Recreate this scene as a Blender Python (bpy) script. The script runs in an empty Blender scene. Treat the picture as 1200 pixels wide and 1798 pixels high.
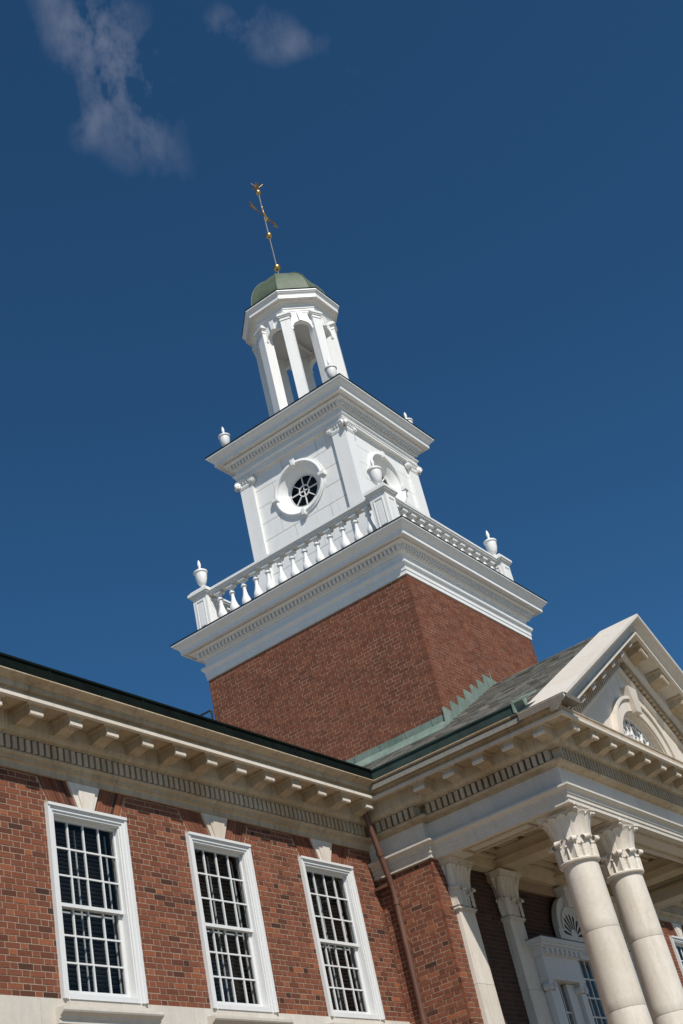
import bpy, bmesh, math, random
from math import sin, cos, pi, radians, sqrt, atan2, hypot
from mathutils import Vector, Matrix

random.seed(7)
SC = bpy.context.scene
COL = SC.collection

# ------------------------------------------------------------------ camera
CAM_POS = (0.0, -10.31, 1.6)
R0 = (0.584118, -0.785566, -0.204188)
R1 = (0.349781, 0.470633, -0.810036)
R2 = (0.732434, 0.401735, 0.549681)
cam = bpy.data.cameras.new("camera")
cam.sensor_width = 36.0
cam.sensor_fit = 'AUTO'
FPX = 2284.6
PPX, PPY = -17.9, -83.5
cam.lens = FPX / 1798 * 36
cam.shift_x = -PPX / 1798
cam.shift_y = PPY / 1798
cam.clip_start = 0.1
cam.clip_end = 6000
cam_o = bpy.data.objects.new("camera", cam)
cam_o.matrix_world = Matrix((
    (R0[0], -R1[0], -R2[0], CAM_POS[0]),
    (R0[1], -R1[1], -R2[1], CAM_POS[1]),
    (R0[2], -R1[2], -R2[2], CAM_POS[2]),
    (0, 0, 0, 1)))
COL.objects.link(cam_o)
SC.camera = cam_o

def project(p):
    d = (p[0] - CAM_POS[0], p[1] - CAM_POS[1], p[2] - CAM_POS[2])
    x = sum(a * b for a, b in zip(R0, d)); y = sum(a * b for a, b in zip(R1, d)); z = sum(a * b for a, b in zip(R2, d))
    if z < 0.1: return (-9999, -9999, z)
    return (600 + PPX + FPX * x / z, 899 + PPY + FPX * y / z, z)

# ------------------------------------------------------------------ sun, sky, exposure
SUN_DIR = Vector((-0.513, -0.77, 1.0)).normalized()
SUN_EL = math.asin(SUN_DIR.z)
sun = bpy.data.lights.new("sun", 'SUN')
sun.energy = 4.2
sun.angle = radians(0.55)
sun.color = (1.0, 0.955, 0.88)
sun_o = bpy.data.objects.new("sun", sun)
sun_o.rotation_euler = SUN_DIR.to_track_quat('Z', 'Y').to_euler()
sun_o.location = (-20, -30, 40)
COL.objects.link(sun_o)

world = bpy.data.worlds.new("World")
SC.world = world
world.use_nodes = True
def build_world():
    nt = world.node_tree; N = nt.nodes; L = nt.links
    N.clear()
    out = N.new('ShaderNodeOutputWorld'); bg = N.new('ShaderNodeBackground')
    sky = N.new('ShaderNodeTexSky'); sky.sky_type = 'NISHITA'
    sky.sun_disc = False
    sky.sun_elevation = SUN_EL
    sky.sun_rotation = atan2(SUN_DIR.x, SUN_DIR.y)
    sky.altitude = 100; sky.air_density = 0.6; sky.dust_density = 0.3; sky.ozone_density = 2.0
    tint = N.new('ShaderNodeMix'); tint.data_type = 'RGBA'; tint.blend_type = 'MULTIPLY'
    tint.inputs[0].default_value = 1.0
    tint.inputs[7].default_value = SKY_TINT
    L.new(sky.outputs[0], tint.inputs[6])
    # thin high cloud: a layer seen along the view direction, projected on a level sheet
    tc = N.new('ShaderNodeTexCoord')
    sep = N.new('ShaderNodeSeparateXYZ'); L.new(tc.outputs['Generated'], sep.inputs[0])
    def math_(op, a, b=None, c=None):
        m = N.new('ShaderNodeMath'); m.operation = op
        for i, v in enumerate((a, b, c)):
            if v is None: continue
            if isinstance(v, (int, float)): m.inputs[i].default_value = v
            else: L.new(v, m.inputs[i])
        return m.outputs[0]
    zc = math_('MAXIMUM', sep.outputs[2], 0.06)
    u = math_('DIVIDE', sep.outputs[0], zc); v = math_('DIVIDE', sep.outputs[1], zc)
    comb = N.new('ShaderNodeCombineXYZ'); L.new(u, comb.inputs[0]); L.new(v, comb.inputs[1])
    nz = N.new('ShaderNodeTexNoise'); nz.inputs['Scale'].default_value = 16; nz.inputs['Detail'].default_value = 7
    nz.inputs['Roughness'].default_value = 0.6; nz.inputs['Distortion'].default_value = 0.12
    rot = N.new('ShaderNodeMapping'); rot.vector_type = 'TEXTURE'
    (ua, va), (ub, vb) = uv_of(190, 30), uv_of(225, 240)
    rot.inputs['Rotation'].default_value = (0, 0, atan2(vb-va, ub-ua)); rot.inputs['Scale'].default_value = (1.7, .95, 1)
    L.new(comb.outputs[0], rot.inputs[0]); L.new(rot.outputs[0], nz.inputs['Vector'])
    big = N.new('ShaderNodeTexNoise'); big.inputs['Scale'].default_value = 4.5; big.inputs['Detail'].default_value = 2
    L.new(comb.outputs[0], big.inputs['Vector'])
    total = None
    for (bu, bv, ru, rv, ang, amp) in CLOUDS:
        du = math_('SUBTRACT', u, bu); dv = math_('SUBTRACT', v, bv)
        ca, sa = cos(ang), sin(ang)
        a = math_('DIVIDE', math_('ADD', math_('MULTIPLY', du, ca), math_('MULTIPLY', dv, sa)), ru)
        b = math_('DIVIDE', math_('ADD', math_('MULTIPLY', du, -sa), math_('MULTIPLY', dv, ca)), rv)
        r2 = math_('ADD', math_('MULTIPLY', a, a), math_('MULTIPLY', b, b))
        g = math_('MULTIPLY', math_('POWER', 2.718, math_('MULTIPLY', r2, -1.0)), amp)
        total = g if total is None else math_('ADD', total, g)
    n1 = math_('MULTIPLY', math_('SUBTRACT', nz.outputs[0], 0.5), 4.0)
    n2 = math_('MULTIPLY', math_('SUBTRACT', big.outputs[0], 0.5), 1.2)
    dens = math_('SUBTRACT', math_('MULTIPLY', total, math_('ADD', 0.36, math_('ADD', n1, n2))), 0.05)
    dens = math_('MAXIMUM', dens, 0.0)
    dens = math_('MULTIPLY', math_('SUBTRACT', 1.0, math_('POWER', 2.718, math_('MULTIPLY', dens, -1.5))), 0.60)
    cl = N.new('ShaderNodeMix'); cl.data_type = 'RGBA'
    L.new(dens, cl.inputs[0]); L.new(tint.outputs[2], cl.inputs[6])
    cl.inputs[7].default_value = CLOUD_COL
    L.new(cl.outputs[2], bg.inputs[0])
    bg.inputs[1].default_value = SKY_STRENGTH
    L.new(bg.outputs[0], out.inputs[0])
SKY_STRENGTH = 0.10
SKY_TINT = (0.30, 0.64, 0.785, 1)
CLOUD_COL = (2.3, 2.5, 3.2, 1)
def uv_of(px, py):
    x = (px - 600 - PPX) / FPX; y = (py - 899 - PPY) / FPX
    d = [R0[i] * x + R1[i] * y + R2[i] for i in range(3)]
    return d[0] / d[2], d[1] / d[2]
CLOUDS = []
for (px, py, ax, ay, rr, amp) in [
    (125, 40, 150, 100, 0.6, 0.60), (190, 60, 230, 120, .5, .45), (205, 150, 220, 230, 0.5, 0.72), (160, 215, 150, 245, 0.5, 0.48), (270, 250, 300, 310, 0.45, 0.26),
    (330, 120, 370, 105, 0.55, 0.28), (470, 55, 520, 85, 0.5, 0.34), (520, 80, 575, 65, .35, .26), (400, 45, 450, 50, 0.5, 0.34), (640, 120, 680, 130, .5, .14), (655, 185, 700, 190, .5, .13), (15, 545, 40, 560, .6, .14)]:
    u0, v0 = uv_of(px, py); u1, v1 = uv_of(ax, ay)
    ln = hypot(u1 - u0, v1 - v0) + 1e-6
    CLOUDS.append((u0, v0, ln * 1.25, ln * rr * 1.35, atan2(v1 - v0, u1 - u0), amp))
for k in range(7):    # the same thin wisps go on round the rest of the sky
    a = k * 0.9 + 2.2; r = 0.6 + 0.35 * (k % 3)
    CLOUDS.append((cos(a) * r - 0.4, sin(a) * r - 0.5, 0.16, 0.08, a * 1.7, 0.55))
build_world()

SC.view_settings.view_transform = 'Standard'
SC.view_settings.look = 'None'
SC.view_settings.exposure = 0.32
SC.view_settings.gamma = 1.0
SC.render.engine = 'CYCLES'
SC.cycles.max_bounces = 7
SC.cycles.diffuse_bounces = 4
SC.cycles.use_denoising = True

# ------------------------------------------------------------------ node helpers and materials
MATS = {}
def new_mat(name):
    m = bpy.data.materials.new(name); m.use_nodes = True
    nt = m.node_tree
    b = nt.nodes['Principled BSDF']
    if name in ('brick', 'tower_brick', 'mortar', 'slate'): b.inputs['Specular IOR Level'].default_value = 0.2
    if name == 'dark_copper': b.inputs['Specular IOR Level'].default_value = 0.06
    MATS[name] = m
    return m, nt, b
def rgb(c): return (c[0], c[1], c[2], 1)
def mixrgb(nt, fac, a, b, mode='MIX'):
    n = nt.nodes.new('ShaderNodeMix'); n.data_type = 'RGBA'; n.blend_type = mode
    for sock, v in ((n.inputs[0], fac), (n.inputs[6], a), (n.inputs[7], b)):
        if isinstance(v, (int, float)): sock.default_value = v
        elif isinstance(v, tuple): sock.default_value = rgb(v)
        else: nt.links.new(v, sock)
    return n.outputs[2]
def noise(nt, scale, detail=4, rough=0.6, vec=None, stretch=None, dist=0.0):
    n = nt.nodes.new('ShaderNodeTexNoise')
    n.inputs['Scale'].default_value = scale; n.inputs['Detail'].default_value = detail
    n.inputs['Roughness'].default_value = rough; n.inputs['Distortion'].default_value = dist
    if vec is None:
        g = nt.nodes.new('ShaderNodeNewGeometry'); vec = g.outputs['Position']
    if stretch:
        mp = nt.nodes.new('ShaderNodeMapping'); mp.inputs['Scale'].default_value = stretch
        nt.links.new(vec, mp.inputs[0]); vec = mp.outputs[0]
    nt.links.new(vec, n.inputs['Vector'])
    return n.outputs[0]
def ramp(nt, fac, stops, interp='LINEAR'):
    r = nt.nodes.new('ShaderNodeValToRGB'); r.color_ramp.interpolation = interp
    e = r.color_ramp.elements
    while len(e) < len(stops): e.new(0.5)
    for el, (p, c) in zip(e, stops):
        el.position = p; el.color = rgb(c) if len(c) == 3 else c
    nt.links.new(fac, r.inputs[0])
    return r.outputs[0]
def bump(nt, b, h, strength=0.3, dist=0.01):
    n = nt.nodes.new('ShaderNodeBump'); n.inputs['Strength'].default_value = strength
    n.inputs['Distance'].default_value = dist
    nt.links.new(h, n.inputs['Height']); nt.links.new(n.outputs[0], b.inputs['Normal'])
def piece_random(nt):
    a = nt.nodes.new('ShaderNodeAttribute'); a.attribute_name = 'rnd'
    o = nt.nodes.new('ShaderNodeObjectInfo')
    m = nt.nodes.new('ShaderNodeMath'); m.operation = 'ADD'
    nt.links.new(a.outputs['Fac'], m.inputs[0]); nt.links.new(o.outputs['Random'], m.inputs[1])
    f = nt.nodes.new('ShaderNodeMath'); f.operation = 'FRACT'; nt.links.new(m.outputs[0], f.inputs[0])
    return f.outputs[0]

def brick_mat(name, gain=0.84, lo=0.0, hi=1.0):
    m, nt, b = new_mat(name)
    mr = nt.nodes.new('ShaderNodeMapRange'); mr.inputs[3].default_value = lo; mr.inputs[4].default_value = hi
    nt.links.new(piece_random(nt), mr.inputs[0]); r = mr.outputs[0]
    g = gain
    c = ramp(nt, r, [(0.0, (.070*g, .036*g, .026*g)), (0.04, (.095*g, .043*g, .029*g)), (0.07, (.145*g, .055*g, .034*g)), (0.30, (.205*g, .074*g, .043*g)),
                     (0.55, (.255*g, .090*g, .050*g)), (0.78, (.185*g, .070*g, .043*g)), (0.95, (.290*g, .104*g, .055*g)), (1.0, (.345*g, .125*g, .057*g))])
    n1 = noise(nt, 55, 5, 0.7)
    c = mixrgb(nt, 0.55, c, ramp(nt, n1, [(0.3, (.45, .42, .42)), (0.7, (1.25, 1.2, 1.15))]), 'MULTIPLY')
    n2 = noise(nt, 1.3, 4, 0.6)
    c = mixrgb(nt, 0.4, c, ramp(nt, n2, [(0.3, (.7, .68, .7)), (0.7, (1.15, 1.1, 1.05))]), 'MULTIPLY')
    nt.links.new(c, b.inputs['Base Color']); b.inputs['Roughness'].default_value = 0.88
    bump(nt, b, n1, 0.5, 0.006)
    return m
brick_mat('brick')
def simple(name, col, rough=0.7, metal=0.0, n_scale=9, var=0.25, bump_s=0.15, bump_d=0.004, spec=None):
    m, nt, b = new_mat(name)
    n1 = noise(nt, n_scale, 6, 0.65)
    c = mixrgb(nt, 1.0, col, ramp(nt, n1, [(0.25, (1 - var, 1 - var, 1 - var)), (0.75, (1 + var*.5,) * 3)]), 'MULTIPLY')
    nt.links.new(c, b.inputs['Base Color']); b.inputs['Roughness'].default_value = rough; b.inputs['Metallic'].default_value = metal
    if bump_s: bump(nt, b, n1, bump_s, bump_d)
    return m
simple('mortar', (.35, .255, .185), .95, n_scale=40, var=.35, bump_s=.4)

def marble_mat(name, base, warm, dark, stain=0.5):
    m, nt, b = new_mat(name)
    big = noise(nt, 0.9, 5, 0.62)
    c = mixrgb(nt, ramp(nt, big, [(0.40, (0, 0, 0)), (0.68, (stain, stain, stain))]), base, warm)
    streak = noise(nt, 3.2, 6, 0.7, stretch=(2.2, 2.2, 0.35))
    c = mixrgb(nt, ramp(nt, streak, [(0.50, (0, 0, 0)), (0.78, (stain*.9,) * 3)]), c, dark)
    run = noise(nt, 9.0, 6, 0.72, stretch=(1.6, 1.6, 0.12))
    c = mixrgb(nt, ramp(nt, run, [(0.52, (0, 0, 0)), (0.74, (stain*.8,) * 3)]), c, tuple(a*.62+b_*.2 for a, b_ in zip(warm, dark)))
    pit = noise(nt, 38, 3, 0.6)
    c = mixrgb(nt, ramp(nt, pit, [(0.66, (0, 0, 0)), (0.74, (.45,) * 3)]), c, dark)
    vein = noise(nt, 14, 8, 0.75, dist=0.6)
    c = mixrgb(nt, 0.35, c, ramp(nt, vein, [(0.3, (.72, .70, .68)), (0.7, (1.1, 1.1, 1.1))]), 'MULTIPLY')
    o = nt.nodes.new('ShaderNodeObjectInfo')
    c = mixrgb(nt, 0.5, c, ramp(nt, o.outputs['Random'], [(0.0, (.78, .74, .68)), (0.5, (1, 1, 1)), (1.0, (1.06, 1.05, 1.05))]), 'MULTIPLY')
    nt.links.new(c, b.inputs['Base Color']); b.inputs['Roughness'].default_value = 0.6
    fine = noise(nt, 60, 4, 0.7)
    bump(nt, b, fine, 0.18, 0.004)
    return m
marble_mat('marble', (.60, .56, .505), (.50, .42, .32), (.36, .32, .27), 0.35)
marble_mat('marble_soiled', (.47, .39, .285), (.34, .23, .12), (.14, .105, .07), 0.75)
marble_mat('marble_pale', (.64, .585, .515), (.54, .46, .36), (.36, .31, .255), 0.55)
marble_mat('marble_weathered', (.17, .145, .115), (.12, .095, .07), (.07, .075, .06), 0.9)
def paint_mat(name, col, dirt=0.12):
    m, nt, b = new_mat(name)
    n1 = noise(nt, 2.2, 6, 0.65, stretch=(1.5, 1.5, 0.5))
    c = mixrgb(nt, ramp(nt, n1, [(0.5, (0, 0, 0)), (0.8, (dirt*2,) * 3)]), col, (.52, .50, .46))
    ru = noise(nt, 7, 6, .7, stretch=(1.8, 1.8, .14))
    c = mixrgb(nt, ramp(nt, ru, [(0.56, (0, 0, 0)), (0.76, (dirt*2.2,) * 3)]), c, (.45, .42, .37))
    n2 = noise(nt, 30, 5, 0.7)
    c = mixrgb(nt, dirt, c, ramp(nt, n2, [(0.3, (.8, .8, .79)), (0.7, (1.05, 1.05, 1.05))]), 'MULTIPLY')
    nt.links.new(c, b.inputs['Base Color']); b.inputs['Roughness'].default_value = 0.48
    bump(nt, b, n2, 0.08, 0.003)
    return m
paint_mat('white_paint', (.735, .73, .715), .17)
paint_mat('porch_paint', (.54, .53, .525), .2)
paint_mat('window_paint', (.63, .63, .625), .16)
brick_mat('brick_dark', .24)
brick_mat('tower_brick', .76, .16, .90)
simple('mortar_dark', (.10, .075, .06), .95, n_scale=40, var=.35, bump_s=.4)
def copper_mat(name, a, bcol, rough=.55):
    m, nt, b = new_mat(name)
    n1 = noise(nt, 2.6, 6, 0.7, stretch=(1, 1, .6)); n2 = noise(nt, 22, 4, .6)
    c = mixrgb(nt, ramp(nt, n1, [(0.35, (0, 0, 0)), (0.65, (1, 1, 1))]), a, bcol)
    c = mixrgb(nt, .4, c, ramp(nt, n2, [(0.3, (.7, .7, .7)), (0.7, (1.15, 1.15, 1.15))]), 'MULTIPLY')
    nt.links.new(c, b.inputs['Base Color']); b.inputs['Roughness'].default_value = rough
    bump(nt, b, n1, .2, .01)
    return m
copper_mat('dark_copper', (.003, .004, .004), (.006, .011, .009), .9)
copper_mat('green_copper', (.010, .022, .018), (.022, .050, .041), .8)
copper_mat('verdigris', (.095, .138, .115), (.18, .232, .198), .85)
copper_mat('dome_copper', (.055, .080, .047), (.098, .128, .082), .65)
copper_mat('pipe_copper', (.085, .036, .023), (.135, .058, .036), .5)
simple('lead_flashing', (.05, .055, .05), .6)
m_, nt_, b_ = new_mat('slate')
r_ = piece_random(nt_)
c_ = ramp(nt_, r_, [(0, (.12, .115, .105)), (.3, (.19, .18, .16)), (.6, (.25, .235, .205)), (.85, (.16, .155, .145)), (1, (.29, .24, .185))])
n_ = noise(nt_, 18, 5, .7)
c_ = mixrgb(nt_, .5, c_, ramp(nt_, n_, [(.3, (.6, .6, .6)), (.7, (1.2, 1.2, 1.15))]), 'MULTIPLY')
nt_.links.new(c_, b_.inputs['Base Color']); b_.inputs['Roughness'].default_value = .7
bump(nt_, b_, n_, .3, .006)
m_, nt_, b_ = new_mat('gilding')
b_.inputs['Base Color'].default_value = (.55, .37, .15, 1); b_.inputs['Metallic'].default_value = 1.0; b_.inputs['Roughness'].default_value = .36
m_, nt_, b_ = new_mat('tarnished_bronze')
n_ = noise(nt_, 20, 3, .6)
nt_.links.new(ramp(nt_, n_, [(.3, (.16, .085, .03)), (.7, (.46, .28, .09))]), b_.inputs['Base Color']); b_.inputs['Metallic'].default_value = .75; b_.inputs['Roughness'].default_value = .45
simple('dark_steel', (.02, .022, .024), .5)
simple('rod_steel', (.26, .25, .24), .45, metal=.6)
simple('interior_dark', (.035, .032, .030), .9)
simple('porch_floor', (.20, .165, .13), .8)
simple('ceiling_paint', (.55, .445, .31), .8, var=.2, n_scale=3)
simple('blind', (.10, .095, .09), .7)
m_, nt_, b_ = new_mat('glass')
out_ = nt_.nodes['Material Output']
tr_ = nt_.nodes.new('ShaderNodeBsdfTransparent'); gl_ = nt_.nodes.new('ShaderNodeBsdfGlossy'); mx_ = nt_.nodes.new('ShaderNodeMixShader')
gl_.inputs['Roughness'].default_value = .015; gl_.inputs['Color'].default_value = (.52, .47, .43, 1); tr_.inputs['Color'].default_value = (.72, .76, .78, 1)
lw_ = nt_.nodes.new('ShaderNodeLayerWeight'); lw_.inputs['Blend'].default_value = 0.5
pw_ = nt_.nodes.new('ShaderNodeMath'); pw_.operation = 'POWER'; pw_.inputs[1].default_value = 4.2; nt_.links.new(lw_.outputs['Facing'], pw_.inputs[0])
fr_ = nt_.nodes.new('ShaderNodeMath'); fr_.operation = 'MULTIPLY_ADD'; fr_.inputs[1].default_value = .94; fr_.inputs[2].default_value = .05; nt_.links.new(pw_.outputs[0], fr_.inputs[0])
nn_ = noise(nt_, 2.5, 2, .5); bp_ = nt_.nodes.new('ShaderNodeBump'); bp_.inputs['Strength'].default_value = .04; bp_.inputs['Distance'].default_value = .02
nt_.links.new(nn_, bp_.inputs['Height']); nt_.links.new(bp_.outputs[0], gl_.inputs['Normal'])
nt_.links.new(fr_.outputs[0], mx_.inputs[0]); nt_.links.new(tr_.outputs[0], mx_.inputs[1]); nt_.links.new(gl_.outputs[0], mx_.inputs[2])
nt_.links.new(mx_.outputs[0], out_.inputs['Surface'])
m_, nt_, b_ = new_mat('lawn_and_paving')
n_ = noise(nt_, .05, 4, .6); n2_ = noise(nt_, 6, 6, .7)
c_ = mixrgb(nt_, ramp(nt_, n_, [(.55, (0, 0, 0)), (.62, (1, 1, 1))]), (.31, .27, .215), (.12, .125, .06))
c_ = mixrgb(nt_, .5, c_, ramp(nt_, n2_, [(.3, (.7, .7, .7)), (.7, (1.2, 1.2, 1.2))]), 'MULTIPLY')
nt_.links.new(c_, b_.inputs['Base Color']); b_.inputs['Roughness'].default_value = .95

# ------------------------------------------------------------------ mesh helpers
class MB:
    """collects polygons, links them as ONE mesh object"""
    def __init__(s): s.v = []; s.f = []; s.a = []
    def add(s, vs, fs, a=0.0):
        o = len(s.v); s.v.extend(vs)
        for f in fs: s.f.append(tuple(o + i for i in f)); s.a.append(a)
    def box(s, x0, x1, y0, y1, z0, z1, a=0.0):
        s.add([(x0,y0,z0),(x1,y0,z0),(x1,y1,z0),(x0,y1,z0),(x0,y0,z1),(x1,y0,z1),(x1,y1,z1),(x0,y1,z1)],
              [(0,3,2,1),(4,5,6,7),(0,1,5,4),(1,2,6,5),(2,3,7,6),(3,0,4,7)], a)
    def obox(s, o, ux, uy, uz, a=0.0):
        """box from corner o with three edge vectors"""
        o = Vector(o); ux = Vector(ux); uy = Vector(uy); uz = Vector(uz)
        P = [o, o+ux, o+ux+uy, o+uy, o+uz, o+ux+uz, o+ux+uy+uz, o+uy+uz]
        s.add([tuple(p) for p in P], [(0,3,2,1),(4,5,6,7),(0,1,5,4),(1,2,6,5),(2,3,7,6),(3,0,4,7)], a)
    def prism(s, pts, vec, a=0.0):
        n = len(pts); vec = Vector(vec)
        vs = [tuple(p) for p in pts] + [tuple(Vector(p) + vec) for p in pts]
        fs = [tuple(range(n-1, -1, -1)), tuple(range(n, 2*n))] + [(i, (i+1) % n, n+(i+1) % n, n+i) for i in range(n)]
        s.add(vs, fs, a)
    def lathe(s, prof, c=(0,0,0), n=20, sq=None, rot=0.0, a=0.0, cap=True):
        """prof [(r,z)], sq: exponent of a superellipse section (None: round; n=4/8 with rot gives polygons)"""
        vs = []; fs = []
        for (r, z) in prof:
            for k in range(n):
                t = 2*pi*k/n + rot
                if sq:
                    q = (abs(cos(t))**sq + abs(sin(t))**sq) ** (-1.0/sq)
                else: q = 1
                vs.append((c[0]+r*q*cos(t), c[1]+r*q*sin(t), c[2]+z))
        for i in range(len(prof)-1):
            for k in range(n):
                k2 = (k+1) % n
                fs.append((i*n+k, i*n+k2, (i+1)*n+k2, (i+1)*n+k))
        if cap:
            fs.append(tuple(range(n-1, -1, -1))); fs.append(tuple((len(prof)-1)*n+k for k in range(n)))
        s.add(vs, fs, a)
    def tube(s, path, r, n=10, a=0.0):
        path = [Vector(p) for p in path]; vs = []; fs = []
        up = Vector((0,0,1))
        for i, p in enumerate(path):
            d = (path[min(i+1, len(path)-1)] - path[max(i-1, 0)]).normalized()
            x = d.cross(up)
            if x.length < 1e-3: x = d.cross(Vector((1,0,0)))
            x.normalize(); y = d.cross(x)
            rr = r[i] if isinstance(r, (list, tuple)) else r
            for k in range(n):
                t = 2*pi*k/n; vs.append(tuple(p + x*(rr*cos(t)) + y*(rr*sin(t))))
        for i in range(len(path)-1):
            for k in range(n):
                k2 = (k+1) % n; fs.append((i*n+k, i*n+k2, (i+1)*n+k2, (i+1)*n+k))
        fs.append(tuple(range(n-1, -1, -1))); fs.append(tuple((len(path)-1)*n+k for k in range(n)))
        s.add(vs, fs, a)
    def mesh(s, name, mat, smooth=None, mirror=False):
        me = bpy.data.meshes.new(name)
        v = s.v; f = s.f
        if mirror:
            v = [(2*CX - p[0], p[1], p[2]) for p in v]; f = [tuple(reversed(q)) for q in f]
        me.from_pydata(v, [], f)
        if any(s.a):
            at = me.attributes.new('rnd', 'FLOAT', 'FACE'); at.data.foreach_set('value', s.a)
        me.materials.append(MATS[mat])
        if smooth is not None:
            me.polygons.foreach_set('use_smooth', [True]*len(me.polygons))
            me.set_sharp_from_angle(angle=radians(smooth))
        me.update()
        return me
    def build(s, name, mat, parent=None, smooth=None, mirror=False, kind=None, label=None):
        return link(name, s.mesh(name, mat, smooth, mirror), parent, kind, label)
def link(name, me, parent=None, kind=None, label=None, loc=None):
    o = bpy.data.objects.new(name, me); COL.objects.link(o)
    if parent: o.parent = parent
    if kind: o['kind'] = kind
    if label: o['label'] = label
    if loc: o.location = loc
    return o
def thing(name, label, cat, group=None, loc=(0, 0, 0)):
    o = bpy.data.objects.new(name, None); COL.objects.link(o)
    o.empty_display_size = .3
    o.location = loc; o['label'] = label; o['category'] = cat
    if group: o['group'] = group
    return o

def sweep_part(A, B, mA, mB, prof):
    """solid between A and B (plan points) with offset directions mA, mB and a closed profile [(p,z)]"""
    n = len(prof)
    vs = [(A[0]+p*mA[0], A[1]+p*mA[1], z) for p, z in prof] + [(B[0]+p*mB[0], B[1]+p*mB[1], z) for p, z in prof]
    fs = [(i, (i+1) % n, n+(i+1) % n, n+i) for i in range(n)] + [tuple(range(n-1, -1, -1)), tuple(range(n, 2*n))]
    return vs, fs
def path_mitres(path, closed=False):
    n = len(path); N = []
    segs = n if closed else n-1
    for i in range(segs):
        a = path[i]; b = path[(i+1) % n]; l = hypot(b[0]-a[0], b[1]-a[1])
        N.append(((b[1]-a[1])/l, -(b[0]-a[0])/l))
    M = []
    for i in range(n):
        if closed: n1, n2 = N[i-1], N[i]
        else: n1, n2 = N[max(i-1, 0)], N[min(i, segs-1)]
        k = 1 + n1[0]*n2[0] + n1[1]*n2[1]
        M.append(((n1[0]+n2[0])/k, (n1[1]+n2[1])/k))
    return N, M
def sweep(path, prof, closed=False, name=None, mat=None, parent=None, stone=None, gap=.004, mirror=False, skip=(), depth=.06, only=None):
    """moulding along a path; cut into stones of about the given length when stone is set"""
    prof = list(prof)
    zs0, zs1 = prof[0][1], prof[-1][1]
    back = min(p for p, z in prof) - depth
    prof = prof + [(back, zs1), (back, zs0)]
    N, M = path_mitres(path, closed)
    mb = MB(); n = len(path)
    for i in range(n if closed else n-1):
        if i in skip: continue
        a = path[i]; b = path[(i+1) % n]; l = hypot(b[0]-a[0], b[1]-a[1])
        k = max(1, round(l/stone)) if stone else 1
        for j in range(k):
            t0, t1 = j/k, (j+1)/k
            g = gap/l/2
            if j > 0: t0 += g
            if j < k-1: t1 -= g
            A = (a[0]+(b[0]-a[0])*t0, a[1]+(b[1]-a[1])*t0); B = (a[0]+(b[0]-a[0])*t1, a[1]+(b[1]-a[1])*t1)
            vs, fs = sweep_part(A, B, M[i] if j == 0 else N[i], M[(i+1) % n] if j == k-1 else N[i], prof)
            if stone:
                q = MB(); q.add(vs, fs); q.build(name, mat, parent, mirror=mirror)
            else: mb.add(vs, fs)
    if not stone and mb.f: return mb.build(name, mat, parent, mirror=mirror)
def curve_pts(p0, p1, kind='cyma', n=7):
    """intermediate points of a moulding between two profile points"""
    out = []
    for i in range(1, n):
        t = i/n
        if kind == 'cyma': s_ = t - sin(2*pi*t)/(2*pi)*.9; a = t
        elif kind == 'ovolo': a = sin(t*pi/2); s_ = 1-cos(t*pi/2)
        else: a = 1-cos(t*pi/2); s_ = sin(t*pi/2)
        if kind == 'cyma': out.append((p0[0]+(p1[0]-p0[0])*s_, p0[1]+(p1[1]-p0[1])*a))
        else: out.append((p0[0]+(p1[0]-p0[0])*a, p0[1]+(p1[1]-p0[1])*s_))
    return out

# ------------------------------------------------------------------ shared dimensions
CX, CY = 21.1, 1.394            # axis of portico and tower
XF, YF = 17.088, -3.314         # frieze planes of the portico
XR = 2*CX - XF
PIERX, RESX, RESY = 16.975, 16.95, -1.02
COURSE = 0.0683

BED = [(.0, 7.60), (.03, 7.60), (.03, 7.655)] + curve_pts((.03, 7.655), (.055, 7.69), 'cavetto', 5) + [(.060, 7.69), (.078, 7.695), (.078, 7.725)] + curve_pts((.08, 7.728), (.118, 7.752), 'ovolo', 4) + [(.122, 7.755), (.122, 7.772), (.0, 7.778), (.0, 7.935), (.14, 7.94), (.14, 7.955)] + curve_pts((.14, 7.955), (.2, 8.01), 'ovolo', 6) + [(.2, 8.01), (.205, 8.02), (.205, 8.19)]
FILLET = [(.505, 8.168), (.558, 8.168), (.558, 8.214), (.521, 8.221)]
CORONA = [(.20, 8.19), (.506, 8.19), (.506, 8.20), (.520, 8.222), (.520, 8.262), (.532, 8.268), (.575, 8.276), (.575, 8.336)]
CYMA = [(.575, 8.336), (.588, 8.338)] + curve_pts((.588, 8.34), (.675, 8.382), 'cyma', 8) + [(.68, 8.382), (.693, 8.384), (.693, 8.398), (.60, 8.402), (.2, 8.412)]
GUTTER = [(.688, 8.404), (.688, 8.425), (.676, 8.425), (.676, 8.535), (.694, 8.54), (.694, 8.566), (.60, 8.566), (.3, 8.55)]
CORONA_FLAT = CORONA[:-4] + [(.520, 8.30)] + [(.535, 8.31), (.535, 8.325), (.0, 8.345)]

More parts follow.
